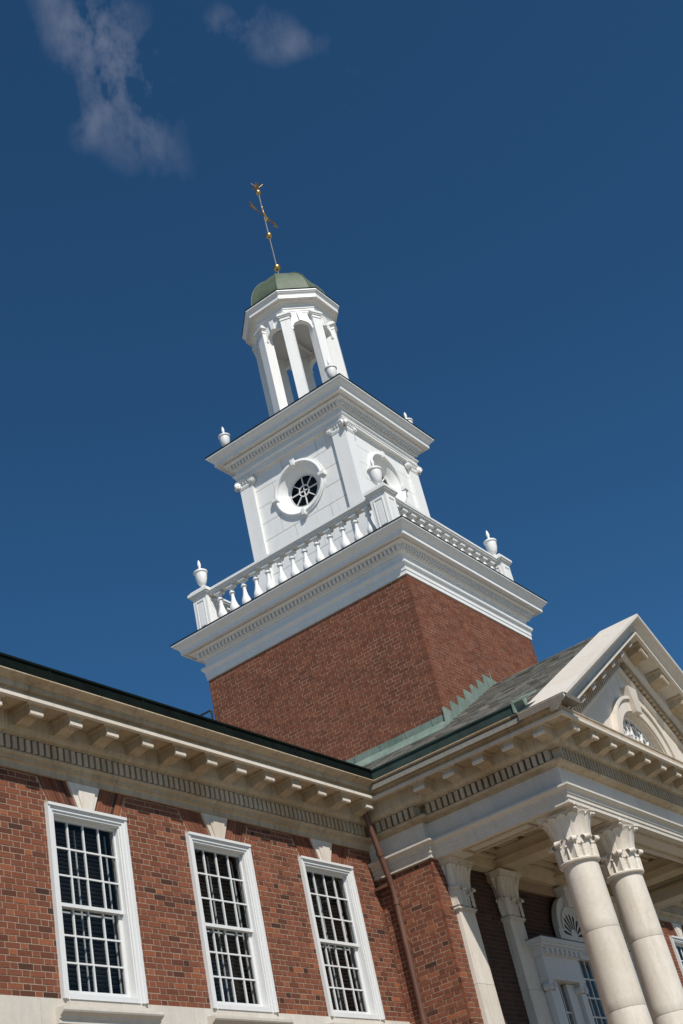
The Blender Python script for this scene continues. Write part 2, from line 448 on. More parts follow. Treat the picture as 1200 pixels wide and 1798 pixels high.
def dentils(A, B, nrm, p0, p1, z0, z1, pitch, w, mb=None, parent=None, mirror=False, mat='marble_soiled', shared={}):
    """row of dentil blocks from A to B (plan points on the base plane), outward normal nrm"""
    l = hypot(B[0]-A[0], B[1]-A[1]); k = max(1, int(round(l/pitch))); d = ((B[0]-A[0])/l, (B[1]-A[1])/l)
    for i in range(k):
        s_ = (i+.5)*l/k
        c = (A[0]+d[0]*s_, A[1]+d[1]*s_)
        o = (c[0]-d[0]*w/2+nrm[0]*p0, c[1]-d[1]*w/2+nrm[1]*p0, z0)
        if mb is not None:
            mb.obox(o, (d[0]*w, d[1]*w, 0), (nrm[0]*(p1-p0), nrm[1]*(p1-p0), 0), (0, 0, z1-z0), random.random())
        else:
            key = (d, w, p0, p1, z1-z0, mat)
            if key not in shared:
                q = MB(); q.obox((-d[0]*w/2, -d[1]*w/2, 0), (d[0]*w, d[1]*w, 0), (nrm[0]*(p1-p0), nrm[1]*(p1-p0), 0), (0, 0, z1-z0))
                shared[key] = q.mesh('dentil', mat)
            x = c[0]+nrm[0]*p0
            link('dentil', shared[key], parent, loc=((2*CX-x) if mirror else x, c[1]+nrm[1]*p0, z0))

def modillion_mesh(d, nrm, zlo=-.175, shear=0.0, cache={}):
    """scrolled bracket: local origin on the bed face under the soffit, d along the cornice, nrm outward"""
    key = (d, nrm, zlo, shear)
    if key in cache: return cache[key]
    q = MB()
    def pr(prof, w):
        def P(p, z, s_): 
            return (d[0]*s_+nrm[0]*p, d[1]*s_+nrm[1]*p, z + shear*s_)
        pts0 = [P(p, z, -w/2) for p, z in prof]; pts1 = [P(p, z, w/2) for p, z in prof]
        n = len(prof)
        q.add(pts0+pts1, [(i, (i+1) % n, n+(i+1) % n, n+i) for i in range(n)] + [tuple(range(n-1, -1, -1)), tuple(range(n, 2*n))])
    # cap fillet under the soffit
    pr([(-.03, 0), (.299, 0), (.299, -.020), (.286, -.038), (-.03, -.038)], .275)
    # body with a scroll profile
    body = [(-.03, -.038), (.276, -.038), (.276, -.100)]
    lip = [(.288, -.104), (.288, -.142), (.262, -.152)]
    under = [(.235, -.146), (.19, -.138), (.15, -.142), (.10, -.156), (.05, -.170), (-.03, zlo)]
    pr(body + lip + under, .195)
    me = q.mesh('modillion', 'marble_soiled'); me.materials.append(MATS['marble_pale'])
    for f_ in me.polygons:     # sunlit bar on the lip put into the colour: paler marble
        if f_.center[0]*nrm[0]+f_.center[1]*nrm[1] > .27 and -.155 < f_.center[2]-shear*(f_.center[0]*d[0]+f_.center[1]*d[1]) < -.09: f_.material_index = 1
    cache[key] = me
    return cache[key]
def modillions(A, B, nrm, pitch, parent, zs, first=None, mirror=False, phase=.5):
    l = hypot(B[0]-A[0], B[1]-A[1]); d = ((B[0]-A[0])/l, (B[1]-A[1])/l)
    k = int(l/pitch + .001)
    for i in range(k):
        s_ = (i+phase)*pitch
        if s_ > l: break
        c = (A[0]+d[0]*s_+nrm[0]*.205, A[1]+d[1]*s_+nrm[1]*.205)
        o = link('modillion', modillion_mesh(d, nrm), parent, loc=((2*CX-c[0]) if mirror else c[0], c[1]+random.uniform(-.003, .003), zs+.001)); o.rotation_euler = (0, random.uniform(-.006, .006), random.uniform(-.012, .012))

# ------------------------------------------------------------------ brickwork
def flemish(length, height, z0, holes=(), corner=0.0):
    """bricks of a Flemish bond wall as (s0, s1, zlo, zhi) in wall coordinates; holes (s0,s1,z0,z1)"""
    out = []
    SL, HL, J = .199, .0945, .0118
    per = SL + HL + 2*J
    n = int(height/COURSE + 1e-6)
    for i in range(n+1):
        zlo = z0 + i*COURSE; zhi = min(zlo + COURSE - J, z0 + height)
        if zhi - zlo < .02: continue
        s = -per - (0 if i % 2 == 0 else (SL/2 + HL/2 + J)) + corner
        k = 0
        while s < length:
            w = SL if k % 2 == 0 else HL
            a, b = max(s, 0.0), min(s+w, length)
            if b - a > .03:
                segs = [(a, b)]
                for (h0, h1, hz0, hz1) in holes:
                    if zhi > hz0+.004 and zlo < hz1-.004:
                        ns = []
                        for (p, q) in segs:
                            if q <= h0 or p >= h1: ns.append((p, q)); continue
                            if p < h0: ns.append((p, h0-.004))
                            if q > h1: ns.append((h1+.004, q))
                        segs = ns
                for (p, q) in segs:
                    if q-p > .02: out.append((p, q, zlo, zhi))
            s += w + J; k += 1
    return out
def brick_wall(parent, origin, d, nrm, length, height, z0, holes=(), parts=300, mirror=False, mat='brick', mask=None, name='brick'):
    """real bricks on a wall face: origin plan point, d along the wall, nrm outward; the largest in the photo single, the rest one mesh"""
    bricks = flemish(length, height, z0, holes)
    scored = []
    for (a, b, zl, zh) in bricks:
        if mask and mask(a, b, zl, zh): continue
        c = ((a+b)/2, (zl+zh)/2)
        area = 0
        if parts:
            P = [project((origin[0]+d[0]*s_, origin[1]+d[1]*s_, z)) for s_, z in ((a, zl), (b, zl), (b, zh), (a, zh))]
            if all(-5 < p[0] < 1205 and -5 < p[1] < 1803 for p in P):
                area = abs(sum(P[i][0]*P[(i+1) % 4][1]-P[(i+1) % 4][0]*P[i][1] for i in range(4)))/2
        scored.append((area, a, b, zl, zh))
    scored.sort(key=lambda t: -t[0])
    single = [t for t in scored[:parts] if t[0] > 0]
    rest = scored[len(single):]
    shared = {}
    DEP = .05
    for (_, a, b, zl, zh) in single:
        key = (round(b-a, 3), round(zh-zl, 3))
        if key not in shared:
            q = MB(); w, h = key
            q.obox((-d[0]*w/2-nrm[0]*DEP, -d[1]*w/2-nrm[1]*DEP, -h/2), (d[0]*w, d[1]*w, 0), (nrm[0]*DEP, nrm[1]*DEP, 0), (0, 0, h))
            shared[key] = q.mesh('brick', mat)
        jit = random.uniform(-.0015, .002); c = (a+b)/2
        x = origin[0]+d[0]*c+nrm[0]*jit
        o = link(name, shared[key], parent, loc=((2*CX-x) if mirror else x, origin[1]+d[1]*c+nrm[1]*jit, (zl+zh)/2 + random.uniform(-.0012, .0012)))
    mb = MB()
    for (_, a, b, zl, zh) in rest:
        jit = random.uniform(-.0015, .002); dz = random.uniform(-.0012, .0012)
        mb.obox((origin[0]+d[0]*a-nrm[0]*(DEP-jit), origin[1]+d[1]*a-nrm[1]*(DEP-jit), zl+dz), (d[0]*(b-a), d[1]*(b-a), 0), (nrm[0]*DEP, nrm[1]*DEP, 0), (0, 0, zh-zl), random.random()+.001)
    if mb.f: mb.build('brickwork', mat, parent, mirror=mirror, kind='stuff')

def rows_with_hole(mb, s0, s1, z0, z1, hole, put, step=.02, a=0.0):
    """fill a rectangle in wall coordinates with strips that leave a round hole (cs, cz, r)"""
    cs, cz, r = hole
    if s1 < cs-r or s0 > cs+r or z1 < cz-r or z0 > cz+r:
        put(mb, s0, s1, z0, z1, a); return
    n = max(1, int(math.ceil((z1-z0)/step)))
    for i in range(n):
        za = z0+(z1-z0)*i/n; zb = z0+(z1-z0)*(i+1)/n; zm = min(abs(za-cz), abs(zb-cz)) if (za-cz)*(zb-cz) > 0 else 0
        if zm >= r: put(mb, s0, s1, za, zb, a); continue
        h = sqrt(r*r-zm*zm)
        if s0 < cs-h: put(mb, s0, min(s1, cs-h), za, zb, a)
        if s1 > cs+h: put(mb, max(s0, cs+h), s1, za, zb, a)

# ================================================================== GROUND
g = MB(); g.add([(-900, -900, 0), (900, -900, 0), (900, 900, 0), (-900, 900, 0)], [(0, 1, 2, 3)])
g.build('ground', 'lawn_and_paving', kind='structure')

# ================================================================== BRICK WINGS
WZ0, WZ1 = 5.125, 7.274
def sash_window(parent, xl, xr, mirror, label=None, blinds=True):
    cas = MB()
    t = .106
    # casing: stepped architrave, mitred by overlap of butt pieces
    for (o, w, p) in ((0, .036, -.050), (.036, .042, -.036), (.078, .028, -.020)):
        z1 = WZ1 - o; z0 = WZ0 + .0
        cas.box(xl+o, xl+o+w, p, .09, z0, z1)
        cas.box(xr-o-w, xr-o, p, .09, z0, z1)
        cas.box(xl+o+w, xr-o-w, p, .09, z1-w, z1)
    cas.box(xl+.0, xr-.0, -.062, -.0555, WZ1-.03, WZ1+.004)   # drip fillet at the head
    cas.box(xl+t, xr-t, -.03, .12, WZ0, WZ0+.055)
    # dark brick-mould lining
    for x0, x1 in ((xl+t, xl+t+.012), (xr-t-.012, xr-t)): cas.box(x0, x1, .0, .13, WZ0+.055, WZ1-t)
    cas.box(xl+t+.012, xr-t-.012, .0, .13, WZ1-t-.012, WZ1-t)
    win = cas.build('window', 'window_paint', parent, mirror=mirror, label=label)
    gx0, gx1 = xl+t+.012, xr-t-.012
    zmid = 6.145
    def sash(name, y, z0, z1, st, bot, top):
        s_ = MB()
        s_.box(gx0, gx0+st, y, y+.035, z0, z1); s_.box(gx1-st, gx1, y, y+.035, z0, z1)
        s_.box(gx0+st, gx1-st, y, y+.035, z0, z0+bot); s_.box(gx0+st, gx1-st, y, y+.035, z1-top, z1)
        ax0, ax1, az0, az1 = gx0+st, gx1-st, z0+bot, z1-top
        m = .019
        for k in (1, 2, 3):
            x = ax0+(ax1-ax0)*k/4; s_.box(x-m/2, x+m/2, y+.004, y+.03, az0, az1)
        for k in (1, 2):
            z = az0+(az1-az0)*k/3; s_.box(ax0, ax1, y+.006, y+.028, z-m/2, z+m/2)
        s_.build(name, 'window_paint', win, mirror=mirror)
        for i in range(4):
            for j in range(3):
                x0 = ax0+(ax1-ax0)*i/4; x1 = ax0+(ax1-ax0)*(i+1)/4; za = az0+(az1-az0)*j/3; zb = az0+(az1-az0)*(j+1)/3
                g_ = MB(); tilt = random.uniform(-.004, .004)
                g_.add([(x0, y+.017, za), (x1, y+.017+tilt*.3, za), (x1, y+.017+tilt, zb), (x0, y+.017, zb)], [(0, 1, 2, 3)])
                g_.build('pane', 'glass', win, mirror=mirror)
    sash('upper_sash', .055, zmid-.005, WZ1-t-.012, .022, .04, .03)
    sash('lower_sash', .098, WZ0+.055, zmid+.035, .05, .075, .04)
    # inner storm bars and the dim room with slatted blind
    s2 = MB()
    for k in (2.0, 3.93):
        x = gx0+(gx1-gx0)*k/4; s2.box(x-.006, x+.006, .20, .215, WZ0+.05, WZ1-.15)
    s2.box(gx0, gx1, .216, .23, zmid-.01, zmid+.008)
    s2.build('storm_sash', 'window_paint', win, mirror=mirror)
    if blinds:
        bl = MB()
        for k in range(40):
            z = WZ0+.08+k*.05
            bl.obox((gx0-.05, .28, z), (gx1-gx0+.1, 0, 0), (0, .035, -.018), (0, .001, .002))
        bl.build('blind', 'blind', win, mirror=mirror)
    rm = MB(); rm.box(gx0-.12, gx1+.12, .131, .135, WZ0-.05, WZ0); 
    x0, x1, y0, y1, z0, z1 = gx0-.4, gx1+.4, .14, 1.6, WZ0-.3, WZ1+.1
    rm.add([(x0,y0,z0),(x1,y0,z0),(x1,y1,z0),(x0,y1,z0),(x0,y0,z1),(x1,y0,z1),(x1,y1,z1),(x0,y1,z1)], [(0,1,2,3),(4,7,6,5),(1,5,6,2),(2,6,7,3),(3,7,4,0)])
    rm.build('room', 'interior_dark', win, mirror=mirror)
    # moulded stone sill
    prof = [(.0, 4.86), (.055, 4.86), (.055, 4.905), (.07, 4.91)] + curve_pts((.07, 4.92), (.125, 4.975), 'cyma', 5) + [(.13, 4.98), (.13, 5.01), (.0, 5.028)]
    vs, fs = sweep_part((xl-.125, -.018), (xr+.125, -.018), (0, -1), (0, -1), prof + [(-.03, 5.028), (-.03, 4.86)])
    sl = MB(); sl.add(vs, fs); sl.build('sill', 'marble', win, mirror=mirror)
    return win

def flat_arch(parent, xl, xr, mirror):
    c = (xl+xr)/2; zb, zt = WZ1+.006, 7.598
    kb, kt = .128, .262
    bot, top = (xr-xl)/2-.07, (xr-xl)/2+.085
    n = 8
    for sgn in (-1, 1):
        for i in range(n):
            b0 = kb+.006+(bot-kb)*i/n; b1 = kb+(bot-kb)*(i+1)/n-.004; t0 = kt+.006+(top-kt)*i/n; t1 = kt+(top-kt)*(i+1)/n-.004
            q = MB(); j = random.uniform(-.003, .002)
            pts = [(c+sgn*b0, -.001+j, zb), (c+sgn*b1, -.001+j, zb), (c+sgn*t1, -.001+j, zt), (c+sgn*t0, -.001+j, zt)]
            if sgn < 0: pts.reverse()
            q.prism(pts, (0, .05, 0)); q.build('arch_brick', 'brick', parent, mirror=mirror)
    k = MB()
    k.prism([(c-.125, -.026, zb), (c+.125, -.026, zb), (c+.262, -.026, 7.597), (c-.262, -.026, 7.597)], (0, .1, 0))
    k.prism([(c-.075, -.048, zb+.0), (c+.085, -.048, zb+.0), (c+.150, -.048, 7.50), (c-.135, -.048, 7.50)], (0, .03, 0))
    k.build('keystone', 'marble_pale', parent, mirror=mirror)

def build_wing(mirror):
    if not mirror:
        t = thing('brick_wing', 'red brick wing with three tall white sash windows under a bracketed stone cornice', 'building')
        x0 = 4.0; wins = [(10.267, 11.543), (12.668, 13.918), (15.044, 16.314)]
    else:
        t = thing('brick_wing', 'far brick wing glimpsed between the porch columns, beyond the porch', 'building')
        x0 = 7.0; wins = [(10.267, 11.543), (12.668, 13.918), (15.044, 16.314)]
    x1 = 16.99
    # backing wall with openings, set back by the depth of the joints
    w = MB(); D0, D1 = .0035, .13
    xs = [x0]; 
    for a, b in wins: xs += [a, b]
    xs.append(x1)
    for i in range(0, len(xs)-1):
        if i % 2 == 0: w.box(xs[i], xs[i+1], D0, D1, 0, 8.0)
        else:
            w.box(xs[i], xs[i+1], D0, D1, 0, WZ0); w.box(xs[i], xs[i+1], D0, D1, WZ1, 8.0)
    w.build('wall', 'mortar', t, mirror=mirror)
    bk = MB(); bk.box(x0, x1, 1.7, 1.75, 0, 8.3); bk.build('inner_wall', 'interior_dark', t, mirror=mirror)
    holes = []
    for a, b in wins:
        holes.append((a-x0, b-x0, WZ0, WZ1))
        c = (a+b)/2-x0
        # splayed arch: stepped recess course by course
        for k in range(6):
            za = WZ1+k*.0555; zb = za+.0555
            hw = (b-a)/2-.07+.155*(k+.5)/6+.004
            holes.append((c-hw, c+hw, za-.004, zb))
    brick_wall(t, (x0, 0), (1, 0), (0, -1), x1-x0, 2.485, 5.127, holes, parts=0 if mirror else 300, mirror=mirror)
    # lower brickwork below the stone band
    brick_wall(t, (8.0 if not mirror else x0, 0), (1, 0), (0, -1), x1-(8.0 if not mirror else x0), 1.2, 3.62, (), parts=0, mirror=mirror)
    for a, b in wins:
        flat_arch(t, a, b, mirror)
        sash_window(t, a, b, mirror)
    # stone band in lengths
    q = x0
    while q < x1-.2:
        e = min(q+1.19, x1); s_ = MB(); s_.box(q+.002, e-.002, -.018, .05, 4.825, 5.123); s_.build('band_stone', 'marble', t, mirror=mirror); q = e
    # cornice
    sweep([(x0, 0), (x1, 0)], BED, name='bed_moulding', mat='marble_soiled', parent=t, stone=1.9, mirror=mirror)
    cor_path = [(x0, 0), (XF, 0), (XF, -1)]
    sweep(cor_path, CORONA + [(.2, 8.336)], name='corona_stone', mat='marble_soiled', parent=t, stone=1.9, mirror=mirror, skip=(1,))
    sweep(cor_path, FILLET, name='fillet_stone', mat='marble_pale', parent=t, stone=1.9, mirror=mirror, skip=(1,), depth=.0)  # sunlit strip under the corona painted in with paler marble
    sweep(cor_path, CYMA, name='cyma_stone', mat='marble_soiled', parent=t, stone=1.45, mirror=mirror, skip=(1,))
    sweep(cor_path, GUTTER, name='gutter', mat='dark_copper', parent=t, mirror=mirror, skip=(1,))
    xs0 = 8.7 if not mirror else 11
    for k in range(6):
        x = 8.3+1.55*k; q = MB(); q.box(x-.018, x+.018, -.684, -.66, 8.427, 8.536); q.build('gutter_strap', 'dark_copper', t, mirror=mirror)
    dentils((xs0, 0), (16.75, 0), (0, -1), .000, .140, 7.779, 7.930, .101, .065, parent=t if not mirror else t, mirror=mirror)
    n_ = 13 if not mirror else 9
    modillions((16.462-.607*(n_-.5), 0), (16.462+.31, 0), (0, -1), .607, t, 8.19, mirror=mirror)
    # roof behind the gutter
    r = MB()
    r.add([(x0, -.58, 8.56), (XF-.3, -.58, 8.56), (XF+4, 5.0, 10.4), (x0, 5.0, 10.4), (x0, 9, 8.5), (XF+4, 9, 8.5)], [(0, 1, 2, 3), (3, 2, 5, 4)])
    r.build('roof', 'slate', t, mirror=mirror)
    return t
wing = build_wing(False)
wing2 = build_wing(True)

# ================================================================== PORTICO
por = thing('portico', 'pale marble temple portico with pediment, leafy capitals and slate gable roof', 'portico')
def entab_profile():
    arch = [(.0, 7.155), (.018, 7.155), (.018, 7.215), (.034, 7.219), (.034, 7.275), (.052, 7.279), (.052, 7.318)] + curve_pts((.052, 7.318), (.112, 7.368), 'cyma', 6) + [(.118, 7.370), (.118, 7.398), (.0, 7.406)]
    return arch
side_path = [(RESX, .10), (RESX, RESY), (XF, RESY), (XF, YF), (XR, YF), (XR, RESY), (2*CX-RESX, RESY), (2*CX-RESX, .10)]
sweep(side_path, entab_profile(), name='architrave', mat='marble', parent=por, stone=2.1, gap=.005, depth=.10)
sweep(side_path, [(.0, 7.404), (.0, 7.695)], name='frieze_stone', mat='marble', parent=por, stone=1.25, gap=.004, depth=.10)
bedp = [(p, z+.085 if z < 7.68 else (z+.03 if z < 7.70 else z)) for p, z in BED]
bedp = [(0, 7.695), (.03, 7.695), (.03, 7.712), (.055, 7.722), (.078, 7.724)] + BED[next(i for i, q_ in enumerate(BED) if q_[1] > 7.7249):]
sweep(side_path, [(.0, 7.693)] + bedp[1:], name='bed_moulding', mat='marble_soiled', parent=por, stone=2.1, depth=.10)
# solid core behind the entablature faces, a beam round the porch
co = MB()
co.box(RESX+.05, XF+.54, RESY+.05, .10, 7.16, 8.18); co.box(XF+.05, XF+.54, YF+.05, RESY+.05, 7.16, 8.18)
co.box(XF+.54, XR-.54, YF+.05, YF+.56, 7.16, 8.18)
co.box(XR-.54, XR-.05, YF+.05, RESY+.05, 7.16, 8.18); co.box(XR-.54, 2*CX-RESX-.05, RESY+.05, .10, 7.16, 8.18)
co.build('entablature_core', 'marble', por)
main_path = [(XF, -.02), (XF, YF), (XR, YF), (XR, -.02)]
inn = [(XF-1, 0), (XF, 0), (XF, YF), (XR, YF), (XR, 0), (XR+1, 0)]
sweep(inn, CORONA + [(.2, 8.336)], name='corona_stone', mat='marble_soiled', parent=por, stone=1.5, skip=(0, 2, 4))
sweep(inn, FILLET, name='fillet_stone', mat='marble_pale', parent=por, stone=1.5, skip=(0, 4), depth=.0)  # paler marble than the corona: the sun's bright line is in the colour
sweep(inn, CORONA_FLAT, name='corona_stone', mat='marble_soiled', parent=por, stone=1.5, skip=(0, 1, 3, 4), depth=.0)
PG = .71
for sgn in (0, 1):
    # cyma along the eaves: inner mitre with the wing, square end at the raking cornice
    A = (XF, 0.0) if not sgn else (XR, YF-PG)
    B = (XF, YF-PG) if not sgn else (XR, 0.0)
    n = (-1, 0) if not sgn else (1, 0)
    mi = (-1, -1) if not sgn else (1, -1)
    prof = CYMA + [(.15, 8.412), (.15, 8.336)]
    L = 3.2; parts = 3
    for j in range(parts):
        T = (0, .39, .78, 1) if not sgn else (0, .22, .61, 1)
        a = (A[0], A[1]+(B[1]-A[1])*T[j]); b = (A[0], A[1]+(B[1]-A[1])*T[j+1]-(0 if j == parts-1 else (.004 if sgn else -.004)))
        vs, fs = sweep_part(a, b, mi if (j == 0 and not sgn) else n, mi if (j == parts-1 and sgn) else n, prof)
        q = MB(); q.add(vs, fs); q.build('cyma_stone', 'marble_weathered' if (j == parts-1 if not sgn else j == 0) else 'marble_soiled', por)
    gp = GUTTER + [(.25, 8.56), (.25, 8.41)]
    yend = YF + .12
    vs, fs = sweep_part((A[0], 0.0) if not sgn else (A[0], yend), (A[0], yend) if not sgn else (A[0], 0.0), mi if not sgn else n, n if not sgn else mi, gp)
    q = MB(); q.add(vs, fs); q.build('gutter', 'green_copper', por)
    # verdigris end cap of the gutter against the coping
    x = XF-.672 if not sgn else XR+.672
    q = MB(); q.prism([(x-.03, yend-.02, 8.41), (x+.5, yend-.02, 8.41), (x+.5, yend-.02, 8.80), (x+.12, yend-.02, 8.64), (x-.03, yend-.02, 8.605)], (0, -.03, 0))
    q.prism([(x-.02, yend-.05, 8.55), (x+.34, yend-.05, 8.72), (x+.34, yend-.05, 8.745), (x-.02, yend-.05, 8.575)], (0, -.26, 0))
    q.build('gutter_end', 'verdigris', por)

# dentils and modillions
for A, B, nrm in (((RESX, -.28), (RESX, RESY), (-1, 0)), ((XF, RESY-.10), (XF, YF), (-1, 0))):
    dentils(A, B, nrm, .000, .140, 7.779, 7.930, .104, .066, parent=por)
df = MB(); dentils((XF-.05, YF), (XR+.05, YF), (0, -1), .000, .140, 7.779, 7.930, .101, .063, mb=df)
dentils((XR, YF), (XR, RESY), (1, 0), .000, .140, 7.779, 7.930, .104, .066, mb=df)
df.build('dentil_course', 'marble_soiled', por, kind='stuff')
for y in (-1.304, -1.833, -2.353, -2.87):
    link('modillion', modillion_mesh((0, -1), (-1, 0)), por, loc=(XF-.205, y, 8.19))
    link('modillion', modillion_mesh((0, 1), (1, 0)), por, loc=(XR+.205, y, 8.19))
link('modillion', modillion_mesh((0, -1), (-1, 0)), por, loc=(XF-.205, -3.40, 8.19))
for k in range(7):
    for x in (17.022+.6315*k, 2*CX-(17.022+.6315*k)):
        link('modillion', modillion_mesh((1, 0), (0, -1)), por, loc=(x, YF-.205, 8.19))

# ---------------- raking cornice, tympanum
SLOPE = .575
ZA = 11.085                                # apex of the coping's front edge
def ztop(x): return ZA - SLOPE*abs(x-CX)
X0 = 16.385
cy_prof = [(-.05, 0.0), (PG, 0.0), (PG, -.05)] + curve_pts((PG-.01, -.055), (.57, -.155), 'cyma', 7) + [(.55, -.16), (.55, -.178), (.45, -.18), (.45, -.10), (-.05, -.10)]
co_prof = [(.518, -.18), (.518, -.285), (.562, -.29), (.562, -.335), (.505, -.340), (.505, -.318), (.205, -.318), (.205, -.49)] + [(.19, -.51), (.14, -.56), (.14, -.575), (.0, -.58), (.0, -.735), (.055, -.738), (.07, -.765), (.07, -.80), (.03, -.845), (.0, -.85), (-.05, -.85), (-.05, -.10), (.40, -.10), (.40, -.178)]
def raking(sgn, prof, nst, xs0, zcut, name):
    for j in range(nst):
        xa = xs0 + (CX-xs0)*j/nst; xb = xs0 + (CX-xs0)*(j+1)/nst - (.004 if j < nst-1 else 0)
        if zcut and j == 0: xa -= 1.5
        vs = []
        for x in (xa, xb):
            for (p, h) in prof: vs.append((x, YF-p, ZA-SLOPE*(CX-x)+h))
        n = len(prof)
        fs = [(i, (i+1) % n, n+(i+1) % n, n+i) for i in range(n)] + [tuple(range(n-1, -1, -1)), tuple(range(n, 2*n))]
        q = MB(); q.add(vs, fs); me = q.mesh(name, 'marble')
        bm = bmesh.new(); bm.from_mesh(me)
        cuts = [((xs0, 0, 0), (1, 0, 0))] + ([((0, 0, zcut), (0, 0, 1))] if zcut else [])
        for co, no in cuts:
            g_ = bm.verts[:]+bm.edges[:]+bm.faces[:]
            r_ = bmesh.ops.bisect_plane(bm, geom=g_, plane_co=co, plane_no=no, clear_inner=True)
            ed = [e for e in r_['geom_cut'] if isinstance(e, bmesh.types.BMEdge)]
            if ed: bmesh.ops.edgenet_fill(bm, edges=ed)
        if sgn > 0:
            for v in bm.verts: v.co.x = 2*CX - v.co.x
        bmesh.ops.recalc_face_normals(bm, faces=bm.faces[:])
        if j == 0 and name == 'raking_cyma':
            me.materials.append(MATS['marble_weathered'])     # the dirt-streaked foot of the coping
            bm.normal_update()
            for f_ in bm.faces:
                if abs(f_.normal.x) > .9: f_.material_index = 1
        bm.to_mesh(me); bm.free()
        if len(me.polygons): link(name, me, por)
for sgn in (-1, 1):
    raking(sgn, cy_prof, 4, X0, None, 'raking_cyma')
    raking(sgn, co_prof, 3, X0+.13, 8.312, 'raking_corona')
rd = MB()
for sgn in (-1, 1):
    k = 0
    while True:
        x = 17.9 + .101*k; k += 1
        if x > CX-.07: break
        xx = x if sgn < 0 else 2*CX-x; s_ = SLOPE if sgn < 0 else -SLOPE
        w = .066
        if ztop(xx)-.735 < 8.34: continue
        zc = ztop(xx)-.735
        rd.prism([(xx-w/2, YF-.055, zc-s_*w/2), (xx+w/2, YF-.055, zc+s_*w/2), (xx+w/2, YF-.055, zc+s_*w/2+.152), (xx-w/2, YF-.055, zc-s_*w/2+.152)], (0, -.075, 0), random.random())
    for k in range(7):
        x = 17.03+.6285*k
        if k == 0: continue
        xx = x if sgn < 0 else 2*CX-x
        link('modillion', modillion_mesh((1, 0), (0, -1), shear=SLOPE if sgn < 0 else -SLOPE), por, loc=(xx, YF-.205, ztop(xx)-.319))
rd.build('dentil_course', 'marble_soiled', por, kind='stuff')
# tympanum with a half-round opening
LC = (CX-.02, 8.45); LR = 1.0
ty = MB()
def put_y(mb, s0, s1, z0, z1, a=0.0): mb.box(s0, s1, YF, YF+.25, z0, z1)
z = 8.30
while z < ZA-.80:
    z1 = z+.02
    half = (ZA-.80-(z+z1)/2)/SLOPE
    if half <= 0: break
    zm = (z+z1)/2
    if abs(zm-LC[1]) < LR and zm > LC[1]:
        h = sqrt(LR*LR-(zm-LC[1])**2)
        if half > h: put_y(ty, CX-half, LC[0]-h, z, z1); put_y(ty, LC[0]+h, CX+half, z, z1)
    else: put_y(ty, CX-half, CX+half, z, z1)
    z = z1
ty.build('tympanum', 'marble_pale', por)
lun = MB()
def ring(mb, c, r0, r1, y0, y1, a0=0.0, a1=pi, n=40, axis='y', put=None):
    """arched moulding block in the plane of a wall, r0..r1, from depth y0 to y1"""
    for i in range(n):
        t0 = a0+(a1-a0)*i/n; t1 = a0+(a1-a0)*(i+1)/n
        P = [(r0, t0), (r1, t0), (r1, t1), (r0, t1)]
        vs = []
        for y in (y0, y1):
            for r, t in P:
                vs.append(put(c[0]+r*cos(t), y, c[1]+r*sin(t)))
        mb.add(vs, [(0, 1, 2, 3), (7, 6, 5, 4), (1, 5, 6, 2), (3, 7, 4, 0)] + ([(0, 4, 5, 1)] if i == 0 else []) + ([(2, 6, 7, 3)] if i == n-1 else []))
idp = lambda s_, y, z: (s_, y, z)
ring(lun, LC, .99, 1.20, YF-.05, YF+.02, put=idp); ring(lun, LC, 1.20, 1.255, YF-.09, YF+.02, put=idp); ring(lun, LC, .955, .995, YF-.02, YF+.22, put=idp)
lz = lun.build('arch_moulding', 'marble_pale', por)
ks = MB(); ks.prism([(LC[0]-.11, YF-.14, LC[1]+.95), (LC[0]+.11, YF-.14, LC[1]+.95), (LC[0]+.175, YF-.15, LC[1]+1.42), (LC[0]-.175, YF-.15, LC[1]+1.42)], (0, .16, 0))
ks.build('keystone', 'marble', por)
fan = MB()
ring(fan, LC, .90, .955, YF+.10, YF+.16, put=idp); ring(fan, LC, .50, .535, YF+.11, YF+.15, put=idp); ring(fan, LC, .17, .20, YF+.11, YF+.15, n=16, put=idp)
for k in range(1, 12):
    t = pi*k/12; r0, r1 = (.19, .91) if k % 2 == 0 else (.52, .91)
    dx, dz = cos(t), sin(t); w = .016
    fan.prism([(LC[0]+dx*r0-dz*w, YF+.105, LC[1]+dz*r0+dx*w), (LC[0]+dx*r0+dz*w, YF+.105, LC[1]+dz*r0-dx*w), (LC[0]+dx*r1+dz*w, YF+.105, LC[1]+dz*r1-dx*w), (LC[0]+dx*r1-dz*w, YF+.105, LC[1]+dz*r1+dx*w)], (0, .045, 0))
for k in range(12):   # looped tracery in the outer ring
    t = pi*(k+.5)/12
    ring(fan, (LC[0]+.72*cos(t), LC[1]+.72*sin(t)), .075, .10, YF+.11, YF+.14, 0, 2*pi, 14, put=idp)
fw = fan.build('fan_window', 'white_paint', por)
gq = MB(); gq.add([(LC[0]+.96*cos(pi*k/32), YF+.135, LC[1]+.96*sin(pi*k/32)) for k in range(33)], [tuple(range(33))]); gq.build('pane', 'glass', fw)
gq = MB(); gq.add([(LC[0]+1.0*cos(pi*k/32), YF+.30, LC[1]+1.0*sin(pi*k/32)) for k in range(33)], [tuple(range(33))]); gq.build('attic_dark', 'interior_dark', fw)

